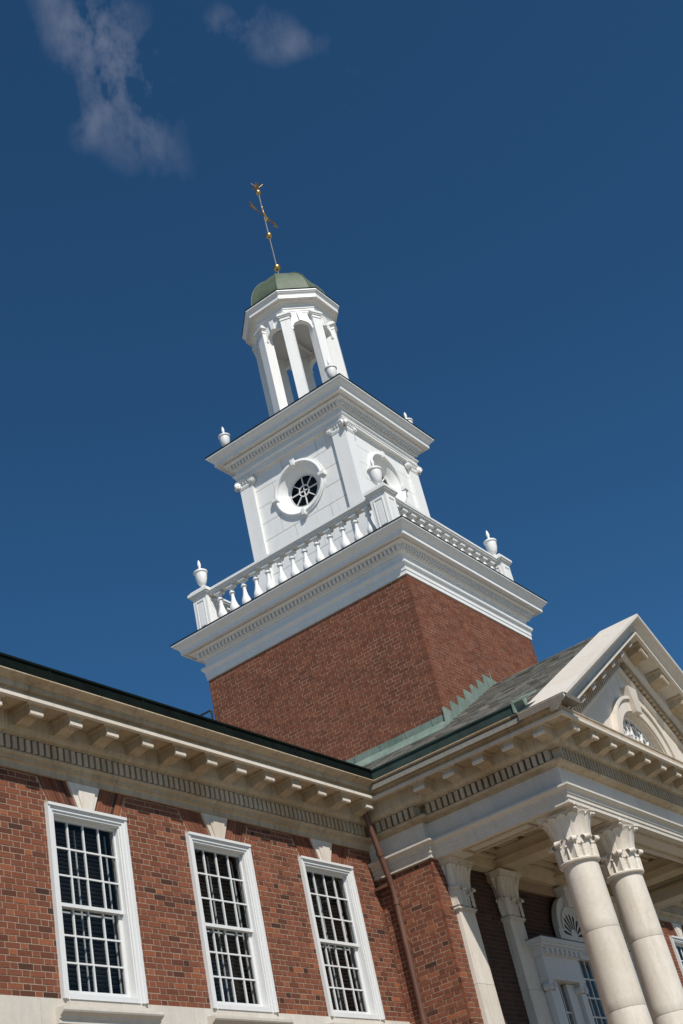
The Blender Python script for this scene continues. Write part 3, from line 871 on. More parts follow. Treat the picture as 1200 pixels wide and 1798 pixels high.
# ---------------- gable roof of the portico: slates in courses
def zroof(x): return ztop(x) - .045
sl_small = MB()
dxz = Vector((1, 0, SLOPE)).normalized()
slates = []
row = 0; s_ = 0.0
L = (CX-16.45)/dxz.x
while s_ < L-.05:
    xa = 16.45 + dxz.x*s_
    xm = 16.45 + dxz.x*min(s_+.245, L)
    y = -3.27 - (.11 if row % 2 else 0)
    while y < 2.2:
        w = .20 + random.uniform(-.02, .02)
        y0 = max(y, -3.27); y1 = y+w-.006
        if y1 > y0+.03 and not (xa > 18.75 and y0 > -1.02):
            slates.append((xa, xm, y0, y1))
        y += w
    s_ += .205; row += 1
def slate_box(mb, xa, xm, y0, y1, a=0.0):
    lift = random.uniform(.0, .008); tn = .015
    z0 = zroof(xa)+.018+lift; z1 = zroof(xm)+.0
    mb.add([(xa, y0, z0), (xm, y0, z1), (xm, y1, z1), (xa, y1, z0), (xa-.004, y0, z0+tn), (xm, y0, z1+tn), (xm, y1, z1+tn), (xa-.004, y1, z0+tn)],
           [(0, 3, 2, 1), (4, 5, 6, 7), (0, 1, 5, 4), (1, 2, 6, 5), (2, 3, 7, 6), (3, 0, 4, 7)], a)
def vis(t):
    p = project((t[0], (t[2]+t[3])/2, zroof(t[0])))
    return p[2] if (0 < p[0] < 1200 and 0 < p[1] < 1798 and t[0] > 17.1 and t[2] < .2) else 1e6+p[2]
slates.sort(key=vis)
for i, t in enumerate(slates):
    if i < 290 and vis(t) < 1e5:
        q = MB(); slate_box(q, *t); q.build('slate', 'slate', por)
    else: slate_box(sl_small, *t, random.random()+.001)
sl_small.build('slate_courses', 'slate', por, kind='stuff')
rb = MB()
for sgn in (-1, 1):
    f = lambda x: x if sgn < 0 else 2*CX-x
    rb.add([(f(16.42), -3.27, zroof(16.42)), (f(CX), -3.27, zroof(CX)), (f(CX), 4.5, zroof(CX)), (f(16.42), 4.5, zroof(16.42)), (f(16.42), -3.27, zroof(16.42)-.08), (f(CX), -3.27, zroof(CX)-.08), (f(CX), 4.5, zroof(CX)-.08), (f(16.42), 4.5, zroof(16.42)-.08)],
           [(0, 1, 2, 3), (4, 7, 6, 5), (0, 4, 5, 1), (1, 5, 6, 2), (2, 6, 7, 3), (3, 7, 4, 0)])
rb.build('roof', 'slate', por)

# ---------------- porch: pier, back wall, ceiling
BW, PF = -.93, -1.0
pw = MB()
pw.box(PIERX+.0035, PIERX+.40, PF+.0035, .02, 0, 7.16)
pw.build('pier', 'mortar', por)
pw = MB(); pw.box(2*CX-PIERX-.40, 2*CX-PIERX-.0035, PF+.0035, .02, 0, 7.16); pw.build('pier', 'mortar', por)
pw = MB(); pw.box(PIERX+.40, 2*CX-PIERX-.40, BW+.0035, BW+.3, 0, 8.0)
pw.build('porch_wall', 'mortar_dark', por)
brick_wall(por, (PIERX, 0.0), (0, -1), (-1, 0), -PF, 7.155-3.6, 3.6, (), parts=300)
for xo in (PIERX, 2*CX-PIERX-.395): brick_wall(por, (xo, PF), (1, 0), (0, -1), .395, 7.155-3.0, 3.0, (), parts=0)
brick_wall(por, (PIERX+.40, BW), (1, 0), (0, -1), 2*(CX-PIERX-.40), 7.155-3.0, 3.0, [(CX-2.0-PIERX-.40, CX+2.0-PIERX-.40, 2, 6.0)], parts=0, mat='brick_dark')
# ceiling: beams and sunk panels
ce = MB()
ce.box(XF+.52, XR-.52, YF+.5, BW+.05, 7.52, 7.60)
ce.build('porch_ceiling', 'ceiling_paint', por)
X1, X2, YC = 17.55, 19.075, -3.005
def beam(x0, x1, y0, y1, zb, zt):
    b = MB(); b.box(x0, x1, y0, y1, zb, zt)
    b.box(x0-.035, x1+.035, y0-.0, y1+.0, zb+.10, zb+.125)
    b.box(x0-.06, x1+.06, y0-.0, y1+.0, zt-.10, zt-.05)
    b.build('ceiling_beam', 'ceiling_paint', por)
for x in (X2, 2*CX-X2): beam(x-.22, x+.22, YF+.565, BW-.005, 7.20, 7.52)
beam(CX-.2, CX+.2, YF+.565, BW-.005, 7.30, 7.52)
cb = MB()
cb.box(XF+.545, XR-.545, BW-.16, BW-.002, 7.17, 7.515); cb.box(XF+.545, XR-.545, BW-.20, BW-.161, 7.35, 7.39); cb.box(XF+.545, XR-.545, BW-.24, BW-.161, 7.44, 7.515)
for y0, y1 in ((YF+.562, YF+.61), ): cb.box(XF+.545, XR-.545, y0, y1, 7.33, 7.37); cb.box(XF+.545, XR-.545, y0, y1+.05, 7.42, 7.515)
for x in (XF+.542, XR-.542-.05): cb.box(x, x+.05, YF+.62, BW-.25, 7.33, 7.37); cb.box(x-.0, x+.05, YF+.62, BW-.25, 7.42, 7.515)
cb.build('ceiling_cornice', 'ceiling_paint', por)
for (xa, xb) in ((XF+.62, X2-.30), (X2+.30, CX-.28), (CX+.28, 2*CX-X2-.30), (2*CX-X2+.30, XR-.62)):
    ya, yb = YF+.68, BW-.28
    n = 3
    for k in range(n):
        y0 = ya+(yb-ya)*k/n+.06; y1 = ya+(yb-ya)*(k+1)/n-.06
        f = MB()
        for o, zz in ((0, 7.47), (.05, 7.49), (.09, 7.505)):
            w = .045
            f.box(xa+o, xb-o, y0+o, y0+o+w, zz, 7.519); f.box(xa+o, xb-o, y1-o-w, y1-o, zz, 7.519)
            f.box(xa+o, xa+o+w, y0+o+w, y1-o-w, zz, 7.519); f.box(xb-o-w, xb-o, y0+o+w, y1-o-w, zz, 7.519)
        f.build('coffer', 'ceiling_paint', por)
# soffit of the entablature beams: a sunk panel frame between the capitals
for (xa, xb, ya, yb) in ((XF+.10, XF+.44, YF+.75, BW-.5), (X1+.45, X2-.45, YF+.1, YF+.44), (X2+.45, 2*CX-X2-.45, YF+.1, YF+.44)):
    w = .04; sf = MB()
    sf.box(xa, xb, ya, ya+w, 7.135, 7.165); sf.box(xa, xb, yb-w, yb, 7.135, 7.165); sf.box(xa, xa+w, ya+w, yb-w, 7.135, 7.165); sf.box(xb-w, xb, ya+w, yb-w, 7.135, 7.165)
    sf.build('soffit_panel', 'marble_soiled', por)

# ---------------- columns
def leaf(mb, base, out, side, h, w, curl, thick=.018, lobes=True, a=0.0, n=9, r_of=None):
    """upright leaf: base point, outward and sideways unit vectors; the tip curls out"""
    base = Vector(base); out = Vector(out); side = Vector(side); up = Vector((0, 0, 1))
    rows = []
    n = 19 if lobes else 10
    rc = curl*.34
    for i in range(n):
        t = i/(n-1); cut = .55 if lobes else .82
        if t < cut:
            z = (h-rc)*t/cut; o = r_of(z) + .012
            wid = w*(.82+.26*sin(t/cut*pi*.85))
            if lobes: wid *= 1.04+.09*cos(i*pi)
        else:
            q = (t-cut)/(1-cut)*pi*(1.45 if lobes else .8)
            o = r_of(h-rc)+.012 + rc - rc*cos(q)*(1-.25*(t-cut)/(1-cut)); z = h-rc + rc*sin(q)*(1-.25*(t-cut)/(1-cut))
            wid = w*(.92-.42*((t-cut)/(1-cut))**.7)
        rows.append((z, o, wid))
    vs = []; fs = []
    M = 5
    for (z, o, wid) in rows:
        for k in range(M):
            u = -1+2*k/(M-1)
            ridge = .030*(1-abs(u))*(1.0 if lobes else .6) - (.024 if (lobes and k in (1, 3)) else 0) - .034*wid/w*u*u
            vs.append(tuple(base + out*(o+ridge) + side*(u*wid/2) + up*z))
    R_ = len(vs)
    for (z, o, wid) in rows:
        for k in range(M):
            u = -1+2*k/(M-1)
            vs.append(tuple(base + out*(o-thick-.03*wid/w*u*u) + side*(u*wid/2) + up*z))
    for i in range(n-1):
        for k in range(M-1):
            p = i*M+k; fs.append((p, p+1, p+M+1, p+M)); p += R_; fs.append((p, p+M, p+M+1, p+1))
    for i in range(n-1):
        p = i*M; fs.append((p, p+M, p+R_+M, p+R_)); p = i*M+M-1; fs.append((p, p+R_, p+R_+M, p+M))
    p = (n-1)*M
    for k in range(M-1): fs.append((p+k, p+k+1, p+R_+k+1, p+R_+k))
    mb.add(vs, fs, a)
def bell_r(z, r0): return r0 + .004 + .012*(z/.68) + .098*max(0, (z-.25)/.40)**2.2
def fluted_bell(mb, sec, c, r0, H, lobes=14, n=168):
    """tall plain leaves round the bell: shallow scoops with ridges between, tips rolling out under the abacus"""
    vs = []; fs = []; K = 15
    for i in range(K):
        z = .20+(H-.035-.20)*i/(K-1); u = i/(K-1)
        for k in range(n):
            t = 2*pi*k/n
            w = abs(sin(t*lobes/2))          # 0 between leaves, 1 on the mid-rib
            r = bell_r(z, r0) + .004 + .013*(1-(1-w)**2)*(.35+.65*u) + (.005*(1 if w > .97 else 0))
            zz = z - (.035*(1-w)**2 if i == K-1 else 0)
            if i == K-1: r += .012*w
            vs.append((c[0]+r*cos(t)*sec(t), c[1]+r*sin(t)*sec(t), c[2]+zz))
    for k in range(n):
        t = 2*pi*k/n; r = bell_r(H-.06, r0)-.03
        vs.append((c[0]+r*cos(t), c[1]+r*sin(t), c[2]+H-.03))
    for i in range(K):
        for k in range(n):
            k2 = (k+1) % n; fs.append((i*n+k, i*n+k2, (i+1)*n+k2, (i+1)*n+k))
    mb.add(vs, fs)
def capital_round(parent, x, y, z0, r0):
    c = MB()
    H = .655
    c.lathe([(r0+.005, -.045), (r0+.02, -.045), (r0+.045, -.03), (r0+.05, -.01), (r0+.04, .005), (r0+.012, .015), (r0, .02)] , (x, y, z0), 32)
    c.lathe([(bell_r(H*k/12, r0-.012), H*k/12) for k in range(13)], (x, y, z0), 32)
    c.build('capital', 'marble_pale', parent, smooth=40)
    lv = MB()
    for k in range(8):
        t = 2*pi*k/8 + pi/8; o = (cos(t), sin(t), 0); s_ = (-sin(t), cos(t), 0)
        leaf(lv, (x, y, z0+.012), o, s_, .295, .225, .125, r_of=lambda z: bell_r(z, r0))
    for k in range(8):
        t = 2*pi*k/8; o = (cos(t), sin(t), 0); s_ = (-sin(t), cos(t), 0)
        leaf(lv, (x, y, z0+.012), o, s_, .20, .13, .05, r_of=lambda z: bell_r(z, r0)-.012)
    lv.build('acanthus_leaves', 'marble_pale', parent, smooth=50)
    wl = MB(); fluted_bell(wl, lambda t: 1.0, (x, y, z0), r0, H)
    wl.build('water_leaves', 'marble_pale', parent, smooth=60)
    ab = MB()
    for (h, z1, z2) in ((.318, .625, .645), (.338, .645, .688), (.355, .688, .708)):
        pts = []
        for q in range(4):
            t = pi/4 + q*pi/2
            nx = (cos(t)*h*sqrt(2), sin(t)*h*sqrt(2)); t2 = t+pi/2; nn = (cos(t2)*h*sqrt(2), sin(t2)*h*sqrt(2))
            mid = ((nx[0]+nn[0])/2, (nx[1]+nn[1])/2); ml = hypot(*mid)
            for u in (.04, .25, .5, .75, .96):
                px = nx[0]*(1-u)+nn[0]*u; py = nx[1]*(1-u)+nn[1]*u
                d = .045*(1-(2*u-1)**2)
                pts.append((x+px-mid[0]/ml*d, y+py-mid[1]/ml*d, z0+z1))
        ab.prism(pts, (0, 0, z2-z1))
    ab.build('abacus', 'marble_pale', parent)
def column(x, y):
    zc = 6.45
    col = thing_part('column', por)
    prof = []
    joints = [5.478, 4.433, 3.4]
    z_hi = zc-.04
    edges = [z_hi] + joints + [1.62]
    for i in range(len(edges)-1):
        za, zb = edges[i], edges[i+1]
        d = MB(); pr = []
        for k in range(9):
            z = zb + (za-zb)*k/8
            t = (zc-z)/(zc-1.6); r = .252 + .040*sin(min(1, t*1.15)*pi/2)
            if k == 0 or (k == 8 and i > 0): r -= .004
            pr.append((r, z + (.003 if k == 0 else 0)))
            if k == 0: pr.append((r+.004, z+.012))
        d.lathe(pr, (x, y, 0), 48)
        d.build('drum', 'marble_pale', col, smooth=30)
    b = MB(); b.box(x-.40, x+.40, y-.40, y+.40, 1.22, 1.34); b.lathe([(.40, 1.34), (.41, 1.38), (.40, 1.43), (.345, 1.45), (.33, 1.49), (.36, 1.53), (.355, 1.57), (.30, 1.60), (.292, 1.63)], (x, y, 0), 40)
    b.build('base', 'marble', col, smooth=35)
    capital_round(col, x, y, zc, .252)
def thing_part(name, parent):
    o = bpy.data.objects.new(name, None); COL.objects.link(o); o.parent = parent; o.empty_display_size = .2
    return o
for x in (X1, X2, 2*CX-X2, 2*CX-X1): column(x, YC)

# ---------------- antae against the back wall
def anta(x):
    p = thing_part('pilaster', por)
    yf = -1.06; w = .455
    zs = [6.42, 5.36, 4.3, 3.2, 1.6]
    for i in range(4):
        d = MB(); t0 = .012*i; t1 = .012*(i+1)
        d.add([(x-w/2-t1, BW+.05, zs[i+1]+.004), (x+w/2+t1, BW+.05, zs[i+1]+.004), (x+w/2+t1, yf-t1*.4, zs[i+1]+.004), (x-w/2-t1, yf-t1*.4, zs[i+1]+.004), (x-w/2-t0, BW+.05, zs[i]), (x+w/2+t0, BW+.05, zs[i]), (x+w/2+t0, yf-t0*.4, zs[i]), (x-w/2-t0, yf-t0*.4, zs[i])],
              [(0, 1, 2, 3), (4, 7, 6, 5), (0, 4, 5, 1), (1, 5, 6, 2), (2, 6, 7, 3), (3, 7, 4, 0)])
        d.build('shaft', 'marble_pale', p)
    c = MB()
    for (z0, z1, e) in ((6.405, 6.425, .018), (6.425, 6.452, .036), (6.452, 6.47, .015)): c.box(x-w/2-e, x+w/2+e, yf-e, BW+.05, z0, z1)
    n = 12; H = .62
    prev = None
    for k in range(n):
        za, zb = H*k/n, H*(k+1)/n; ea, eb = bell_r(za, -.012), bell_r(zb, -.012)
        A = [(x-w/2-ea, BW+.05, 6.47+za), (x+w/2+ea, BW+.05, 6.47+za), (x+w/2+ea, yf-ea, 6.47+za), (x-w/2-ea, yf-ea, 6.47+za)]
        B = [(x-w/2-eb, BW+.05, 6.47+zb), (x+w/2+eb, BW+.05, 6.47+zb), (x+w/2+eb, yf-eb, 6.47+zb), (x-w/2-eb, yf-eb, 6.47+zb)]
        c.add(A+B, [(1, 0, 4, 5), (2, 1, 5, 6), (3, 2, 6, 7), (0, 3, 7, 4)])
    for (h, z1, z2) in ((.10, 7.075, 7.095), (.125, 7.095, 7.138), (.145, 7.138, 7.156)): c.box(x-w/2-h, x+w/2+h, yf-h, BW+.05, z1, z2)
    c.build('capital', 'marble_pale', p)
    lv = MB()
    for (b, o, s_) in [((x-w/2, yf, 0), Vector((-1, -1, 0)).normalized(), Vector((1, -1, 0)).normalized()), ((x+w/2, yf, 0), Vector((1, -1, 0)).normalized(), Vector((1, 1, 0)).normalized()), ((x, yf, 0), Vector((0, -1, 0)), Vector((1, 0, 0)))]:
        leaf(lv, (b[0], b[1], 6.475), o, s_, .285, .20, .095, r_of=lambda z: bell_r(z, .0))
    for dx in (-.115, .115): leaf(lv, (x+dx, yf, 6.475), (0, -1, 0), (1, 0, 0), .19, .10, .05, r_of=lambda z: bell_r(z, -.01))
    for sx, ox in ((x-w/2, -1), (x+w/2, 1)): leaf(lv, (sx, yf+.10, 6.475), (ox, 0, 0), (0, ox, 0), .27, .15, .08, r_of=lambda z: bell_r(z, -.01))
    lv.build('acanthus_leaves', 'marble_pale', p, smooth=50)
    wl = MB()
    for dx in (-.18, -.06, .06, .18): leaf(wl, (x+dx, yf, 6.57), (0, -1, 0), (1, 0, 0), .50, .118, .012, lobes=False, r_of=lambda z: bell_r(z+.1, -.008))
    for sx, ox in ((x-w/2, -1), (x+w/2, 1)): leaf(wl, (sx, yf+.07, 6.57), (ox, 0, 0), (0, ox, 0), .50, .118, .012, lobes=False, r_of=lambda z: bell_r(z+.1, -.008))
    for sx, ox in ((x-w/2, -1), (x+w/2, 1)):
        o = Vector((ox, -1, 0)).normalized(); leaf(wl, (sx, yf, 6.57), o, (o.y*-1, o.x, 0), .50, .13, .02, lobes=False, r_of=lambda z: bell_r(z+.1, .0)*1.15)
    wl.build('water_leaves', 'marble_pale', p, smooth=50)
for x in (X1, X2, 2*CX-X2, 2*CX-X1): anta(x)

# ---------------- porch floor and steps (below the frame)
fl = MB(); fl.box(PIERX-.3, 2*CX-PIERX+.3, YF-.45, BW, 0, 1.22)
for k in range(7): fl.box(PIERX-.3, 2*CX-PIERX+.3, YF-.45-.32*(k+1), YF-.45-.32*k, 0, 1.22-.165*(k+1))
fl.build('porch_steps', 'porch_floor', por)

# ---------------- doorway inside the porch: two hooded sidelights, blind arch between
def door_side(sgn):
    f = lambda x: x if sgn < 0 else 2*CX-x
    p = thing_part('doorcase', por)
    def bx(m, x0, x1, *r): a, b = sorted((f(x0), f(x1))); m.box(a, b, *r)
    h = MB()
    for (e, z0, z1) in ((.0, 6.03, 6.10), (-.03, 5.99, 6.03), (-.07, 5.96, 5.99)):
        bx(h, 19.175-e, 20.70+e, -1.34-e, BW, z0, z1)
    bx(h, 19.28, 20.60, -1.24, BW, 5.86, 5.96)
    bx(h, 19.32, 20.57, -1.20, BW, 5.55, 5.86); bx(h, 19.30, 20.59, -1.22, BW, 5.50, 5.55)
    h.build('hood', 'porch_paint', p)
    lead = MB(); bx(lead, 19.165, 20.71, -1.35, BW, 6.10, 6.112); lead.build('hood_flashing', 'lead_flashing', p)
    for k in range(8):
        sc = MB(); x = 19.36+k*.165; bx(sc, x, x+.085, -1.29, -1.241, 5.875, 5.955); sc.build('hood_bracket', 'porch_paint', p)
    for x in (19.34, 20.40):
        c = MB(); bx(c, x, x+.15, -1.17, BW, 3.0, 5.34); bx(c, x-.02, x+.17, -1.20, BW, 5.46, 5.50)
        for e in (-.015, .165):
            for (r, y0, y1) in ((.062, -1.205, -1.10), (.038, -1.215, -1.2051), (.016, -1.225, -1.2151)):
                n = 14; pts = [(f(x+e)+r*cos(2*pi*k/n), y0, 5.40+r*sin(2*pi*k/n)) for k in range(n)]; c.prism(pts, (0, y1-y0, 0))
        bx(c, x-.0, x+.15, -1.19, BW, 5.36, 5.46)
        c.build('small_pilaster', 'porch_paint', p)
    w = MB(); xa, xb = 19.50, 20.39
    bx(w, xa, xa+.30, -1.10, BW, 3.0, 5.49); bx(w, xb-.30, xb, -1.10, BW, 3.0, 5.49)
    for k in range(1, 3): bx(w, xa+.30, xb-.30, -1.06, -1.03, 5.49-.42*k-.012, 5.49-.42*k+.012)
    bx(w, (xa+xb)/2-.01, (xa+xb)/2+.01, -1.055, -1.035, 3.0, 5.49)
    for k in range(3, 6): bx(w, xa+.30, xb-.30, -1.06, -1.03, 5.49-.42*k-.012, 5.49-.42*k+.012)
    w.build('sidelight', 'porch_paint', p)
    gq = MB(); a, b = sorted((f(xa+.3), f(xb-.3))); gq.add([(a, -1.045, 3.0), (b, -1.045, 3.0), (b, -1.045, 5.49), (a, -1.045, 5.49)], [(0, 1, 2, 3)]); gq.build('pane', 'glass', p)
    dk = MB(); bx(dk, xa+.2, xb-.2, BW-.012, BW-.006, 3.0, 5.49); dk.build('hall_dark', 'interior_dark', p)
door_side(-1); door_side(1)
dc = thing_part('door_transom', por)
m_ = MB(); xa, xb = 20.60, 2*CX-20.60
m_.box(xa, xa+.10, -1.12, BW, 3.0, 6.0); m_.box(xb-.10, xb, -1.12, BW, 3.0, 6.0); m_.box(xa+.1, xb-.1, -1.12, BW, 5.93, 6.0)
for k in range(1, 4): x = xa+.1+(xb-xa-.2)*k/4; m_.box(x-.011, x+.011, -1.07, -1.04, 4.6, 5.93)
for k in range(5): z = 5.93-.30*(k+1); m_.box(xa+.1, xb-.1, -1.072, -1.042, z-.012, z+.012)
m_.box(xa+.1, xb-.1, -1.10, BW, 3.0, 4.42)
m_.build('muntins', 'porch_paint', dc)
gq = MB(); gq.add([(xa+.1, -1.055, 4.43), (xb-.1, -1.055, 4.43), (xb-.1, -1.055, 5.93), (xa+.1, -1.055, 5.93)], [(0, 1, 2, 3)]); gq.build('pane', 'glass', dc)
gq = MB(); gq.box(xa+.1, xb-.1, BW-.012, BW-.006, 4.4, 5.95); gq.build('hall_dark', 'interior_dark', dc)
ba = thing_part('blind_arch', por)
AC = (CX-.02, 6.42)
m_ = MB()
pts = [(AC[0]-.56, -1.06, 6.0)] + [(AC[0]+.56*cos(pi-pi*k/24), -1.06, AC[1]+.56*sin(pi-pi*k/24)) for k in range(25)] + [(AC[0]+.56, -1.06, 6.0)]
m_.prism(list(reversed(pts)), (0, .08, 0))
ring(m_, AC, .50, .575, -1.09, -1.0, n=28, put=idp); ring(m_, AC, .36, .40, -1.085, -1.05, n=24, put=idp)
m_.build('arch_panel', 'porch_paint', ba, smooth=30)
m_ = MB()
for k in range(9):
    t = pi*(k+.5)/9; w = .030
    for (r0, r1) in ((.13, .345),):
        dx, dz = cos(t), sin(t)
        m_.prism([(AC[0]+dx*r0-dz*w*.4, -1.064, AC[1]-.1+dz*r0+dx*w*.4), (AC[0]+dx*r0+dz*w*.4, -1.064, AC[1]-.1+dz*r0-dx*w*.4), (AC[0]+dx*r1+dz*w, -1.064, AC[1]-.1+dz*r1-dx*w), (AC[0]+dx*(r1+.05), -1.064, AC[1]-.1+dz*(r1+.05)), (AC[0]+dx*r1-dz*w, -1.064, AC[1]-.1+dz*r1+dx*w)], (0, .003, 0))
m_.build('fan_slots', 'interior_dark', ba)
m_ = MB(); m_.prism([(AC[0]-.09, -1.15, 6.80), (AC[0]+.09, -1.15, 6.80), (AC[0]+.14, -1.17, 7.10), (AC[0]-.14, -1.17, 7.10)], (0, .17, 0)); m_.box(AC[0]-.17, AC[0]+.17, -1.2, -1.0, 7.10, 7.14)
m_.build('keystone', 'porch_paint', ba)

# ================================================================== TOWER
TS = CX/21.0
def Z(z): return 1.6 + (z-1.6)*TS
tow = thing('brick_tower', 'square red brick tower with white belfry stage and round windows', 'tower')
HB = 2.378*TS
def square(h): return [(CX-h, CY-h), (CX+h, CY-h), (CX+h, CY+h), (CX-h, CY+h)]
tw = MB(); e = .0035
tw.box(CX-HB+e, CX+HB-e, CY-HB+e, CY+HB-e, 7.0, Z(12.70)); tw.build('wall', 'mortar', tow)
ZB0, ZB1 = 8.2, Z(12.605)
brick_wall(tow, (CX-HB, CY+HB), (0, -1), (-1, 0), 2*HB, ZB1-ZB0, ZB0, (), parts=150, mat='tower_brick')
brick_wall(tow, (CX-HB, CY-HB), (1, 0), (0, -1), 2*HB, ZB1-ZB0, ZB0, (), parts=150, mat='tower_brick')
brick_wall(tow, (CX+HB, CY-HB), (0, 1), (1, 0), 2*HB, ZB1-9.6, 9.6, (), parts=0, mat='tower_brick')
def absprof(pr, base): return [((h-base)*TS, Z(z)) for h, z in pr]
def tsweep(pr, name, mat='white_paint', base=2.378, parent=None, depth=.1):
    sweep(square(base*TS), absprof(pr, base), closed=True, name=name, mat=mat, parent=parent or tow, depth=depth)
lead = MB()
tsweep([(2.385, 12.600), (2.398, 12.600), (2.398, 12.680), (2.410, 12.683), (2.410, 12.755), (2.418, 12.758)] + curve_pts((2.418, 12.758), (2.452, 12.815), 'cyma', 6) + [(2.458, 12.818), (2.458, 12.858), (2.385, 12.864)], 'architrave')
tsweep([(2.385, 12.862), (2.385, 13.015)], 'frieze')
tsweep([(2.385, 13.013), (2.405, 13.013)] + curve_pts((2.405, 13.013), (2.44, 13.05), 'cavetto', 5) + [(2.455, 13.055), (2.455, 13.066), (2.462, 13.068), (2.462, 13.155), (2.53, 13.158)] + curve_pts((2.53, 13.16), (2.58, 13.20), 'ovolo', 5) + [(2.582, 13.203), (2.545, 13.206), (2.545, 13.22)], 'bed_moulding')
tsweep([(2.575, 13.218), (2.665, 13.218), (2.665, 13.200), (2.698, 13.200), (2.698, 13.262), (2.705, 13.264), (2.705, 13.277)] + curve_pts((2.712, 13.28), (2.795, 13.40), 'cyma', 8) + [(2.80, 13.402), (2.818, 13.405), (2.818, 13.432), (2.3, 13.44)], 'cornice')
tsweep([(2.3, 13.441), (2.823, 13.433), (2.828, 13.433), (2.828, 13.452), (1.3, 13.475)], 'cornice_flashing', 'dark_copper', depth=0)
ds = MB()
def tdent(h, p1, z0, z1, pitch, w):
    sq = square(h*TS)
    for i in range(4):
        A, B = sq[i], sq[(i+1) % 4]; l = hypot(B[0]-A[0], B[1]-A[1]); nr = ((B[1]-A[1])/l, -(B[0]-A[0])/l)
        dentils(A, B, nr, -.01, p1, Z(z0), Z(z1), pitch, w, mb=ds)
tdent(2.462, .066, 13.070, 13.152, .092, .048)
# belfry: rusticated board blocks round a funnel-shaped round window
HW = 1.345*TS
OC = 16.25; ORR = .58
zr = [13.44, 13.85, 14.27, 14.68, 15.09, 15.50, 15.91, 16.32, 16.74, 17.16]
def face_put(k, h0, h1):
    def put(mb, s0, s1, z0, z1, a=0.0):
        # wall coordinate s runs -HW..HW along face k, h0<h1 distances from the axis
        c = [((-1, 0), (0, -1)), ((0, -1), (1, 0)), ((1, 0), (0, 1)), ((0, 1), (-1, 0))][k]
        n, d = c
        mb.obox((CX+n[0]*h0+d[0]*s0, CY+n[1]*h0+d[1]*s0, z0), (d[0]*(s1-s0), d[1]*(s1-s0), 0), (n[0]*(h1-h0), n[1]*(h1-h0), 0), (0, 0, z1-z0))
    return put
core = MB()
for k in range(4):
    rows_with_hole(core, -HW+.2*(k % 2), HW-.2*(k % 2), Z(13.44), Z(17.2), (0, Z(OC), ORR+.0), face_put(k, HW-.2, HW-.016))
core.build('belfry_wall', 'white_paint', tow)
dkc = MB(); dkc.box(CX-HW+.35, CX+HW-.35, CY-HW+.35, CY+HW-.35, Z(13.5), Z(17.1)); dkc.build('belfry_inside', 'interior_dark', tow)
for k in range(4):
    for i in range(len(zr)-1):
        cuts = [-1.12, -.62, .30, 1.12] if i % 2 else [-1.12, -.30, .62, 1.12]
        for j in range(3):
            a, b = cuts[j]*TS, cuts[j+1]*TS
            m = MB(); rows_with_hole(m, a+.006, b-.006, Z(zr[i])+.006, Z(zr[i+1])-.007, (0, Z(OC), ORR), face_put(k, HW-.018, HW+.004))
            if m.f: m.build('block', 'white_paint', tow)
# corner pilasters and their angular capitals
HP = 1.42*TS; PW = .335
for sx in (-1, 1):
    for sy in (-1, 1):
        m = MB()
        def bb(h0, e, z0, z1):
            x0, x1 = sorted((CX+sx*(HP-PW-e), CX+sx*(HP+e))); y0, y1 = sorted((CY+sy*(HP-PW-e), CY+sy*(HP+e))); m.box(x0, x1, y0, y1, Z(z0), Z(z1))
        bb(0, 0, 13.44, 16.925)
        m.build('corner_pilaster', 'white_paint', tow)
        m = MB()
        bb(0, .012, 16.926, 16.955); bb(0, .02, 16.956, 17.085); bb(0, .05, 17.086, 17.118); bb(0, .065, 17.119, 17.15)
        def volute(c, nrm, r):
            n = Vector(nrm).normalized(); s_ = Vector((-n.y, n.x, 0)); up = Vector((0, 0, 1))
            for (rr, t0, t1) in ((r, -.05, .035), (r*.66, .035, .046), (r*.30, .046, .060)):
                q = [tuple(Vector(c)+n*t0+s_*(rr*cos(2*pi*k/18))+up*(rr*sin(2*pi*k/18))) for k in range(18)]
                m.prism(q, tuple(n*(t1-t0)))
            rim = [tuple(Vector(c)+n*.040+s_*(r*(1-.06*k/6)*.84*cos(k*.38))+up*(r*(1-.06*k/6)*.84*sin(k*.38))) for k in range(18)]
            m.tube(rim, .009, 5)
        zc = Z(17.035)
        cxx, cyy = CX+sx*(HP+.015), CY+sy*(HP+.015)
        # scrolls look out along the diagonal at the corner and square to each face at the inner ends
        for (nx, ny, off) in ((sx, 0, (0, -sy)), (0, sy, (-sx, 0))):
            c = (CX+sx*HP if nx else CX+sx*(HP-PW-.02), CY+sy*HP if ny else CY+sy*(HP-PW-.02), zc)
            volute(c, (nx, ny, 0), .076)
            c2 = (CX+sx*(HP+.01), CY+sy*(HP+.01), zc)
        dn = Vector((sx, sy, 0)).normalized(); pn = Vector((-dn.y, dn.x, 0))
        for s_ in (-1, 1): volute(tuple(Vector((CX+sx*(HP+.025), CY+sy*(HP+.025), zc))+pn*(.025*s_)), tuple(pn*s_), .076)
        for k in range(4):
            u = -.10 + .07*k
            for (ax, ay) in ((1, 0), (0, 1)):
                c = (CX+sx*(HP-PW/2)+ (u if ay else 0) if ay else CX+sx*(HP+.022), CY+sy*(HP-PW/2)+(u if ax else 0) if ax else CY+sy*(HP+.022), Z(17.06))
                m.lathe([(.004, -.04), (.026, -.02), (.03, .0), (.02, .02)], c, 8)
        m.build('ionic_capital', 'white_paint', tow, smooth=35)
def ubase(pr): return pr
tsweep([(1.40, 17.150), (1.445, 17.150), (1.445, 17.205), (1.458, 17.208), (1.458, 17.255), (1.468, 17.26)] + curve_pts((1.468, 17.26), (1.492, 17.285), 'cyma', 5) + [(1.495, 17.288), (1.495, 17.31), (1.44, 17.315)], 'upper_architrave', base=1.42)
tsweep([(1.44, 17.313), (1.44, 17.43)], 'upper_frieze', base=1.42)
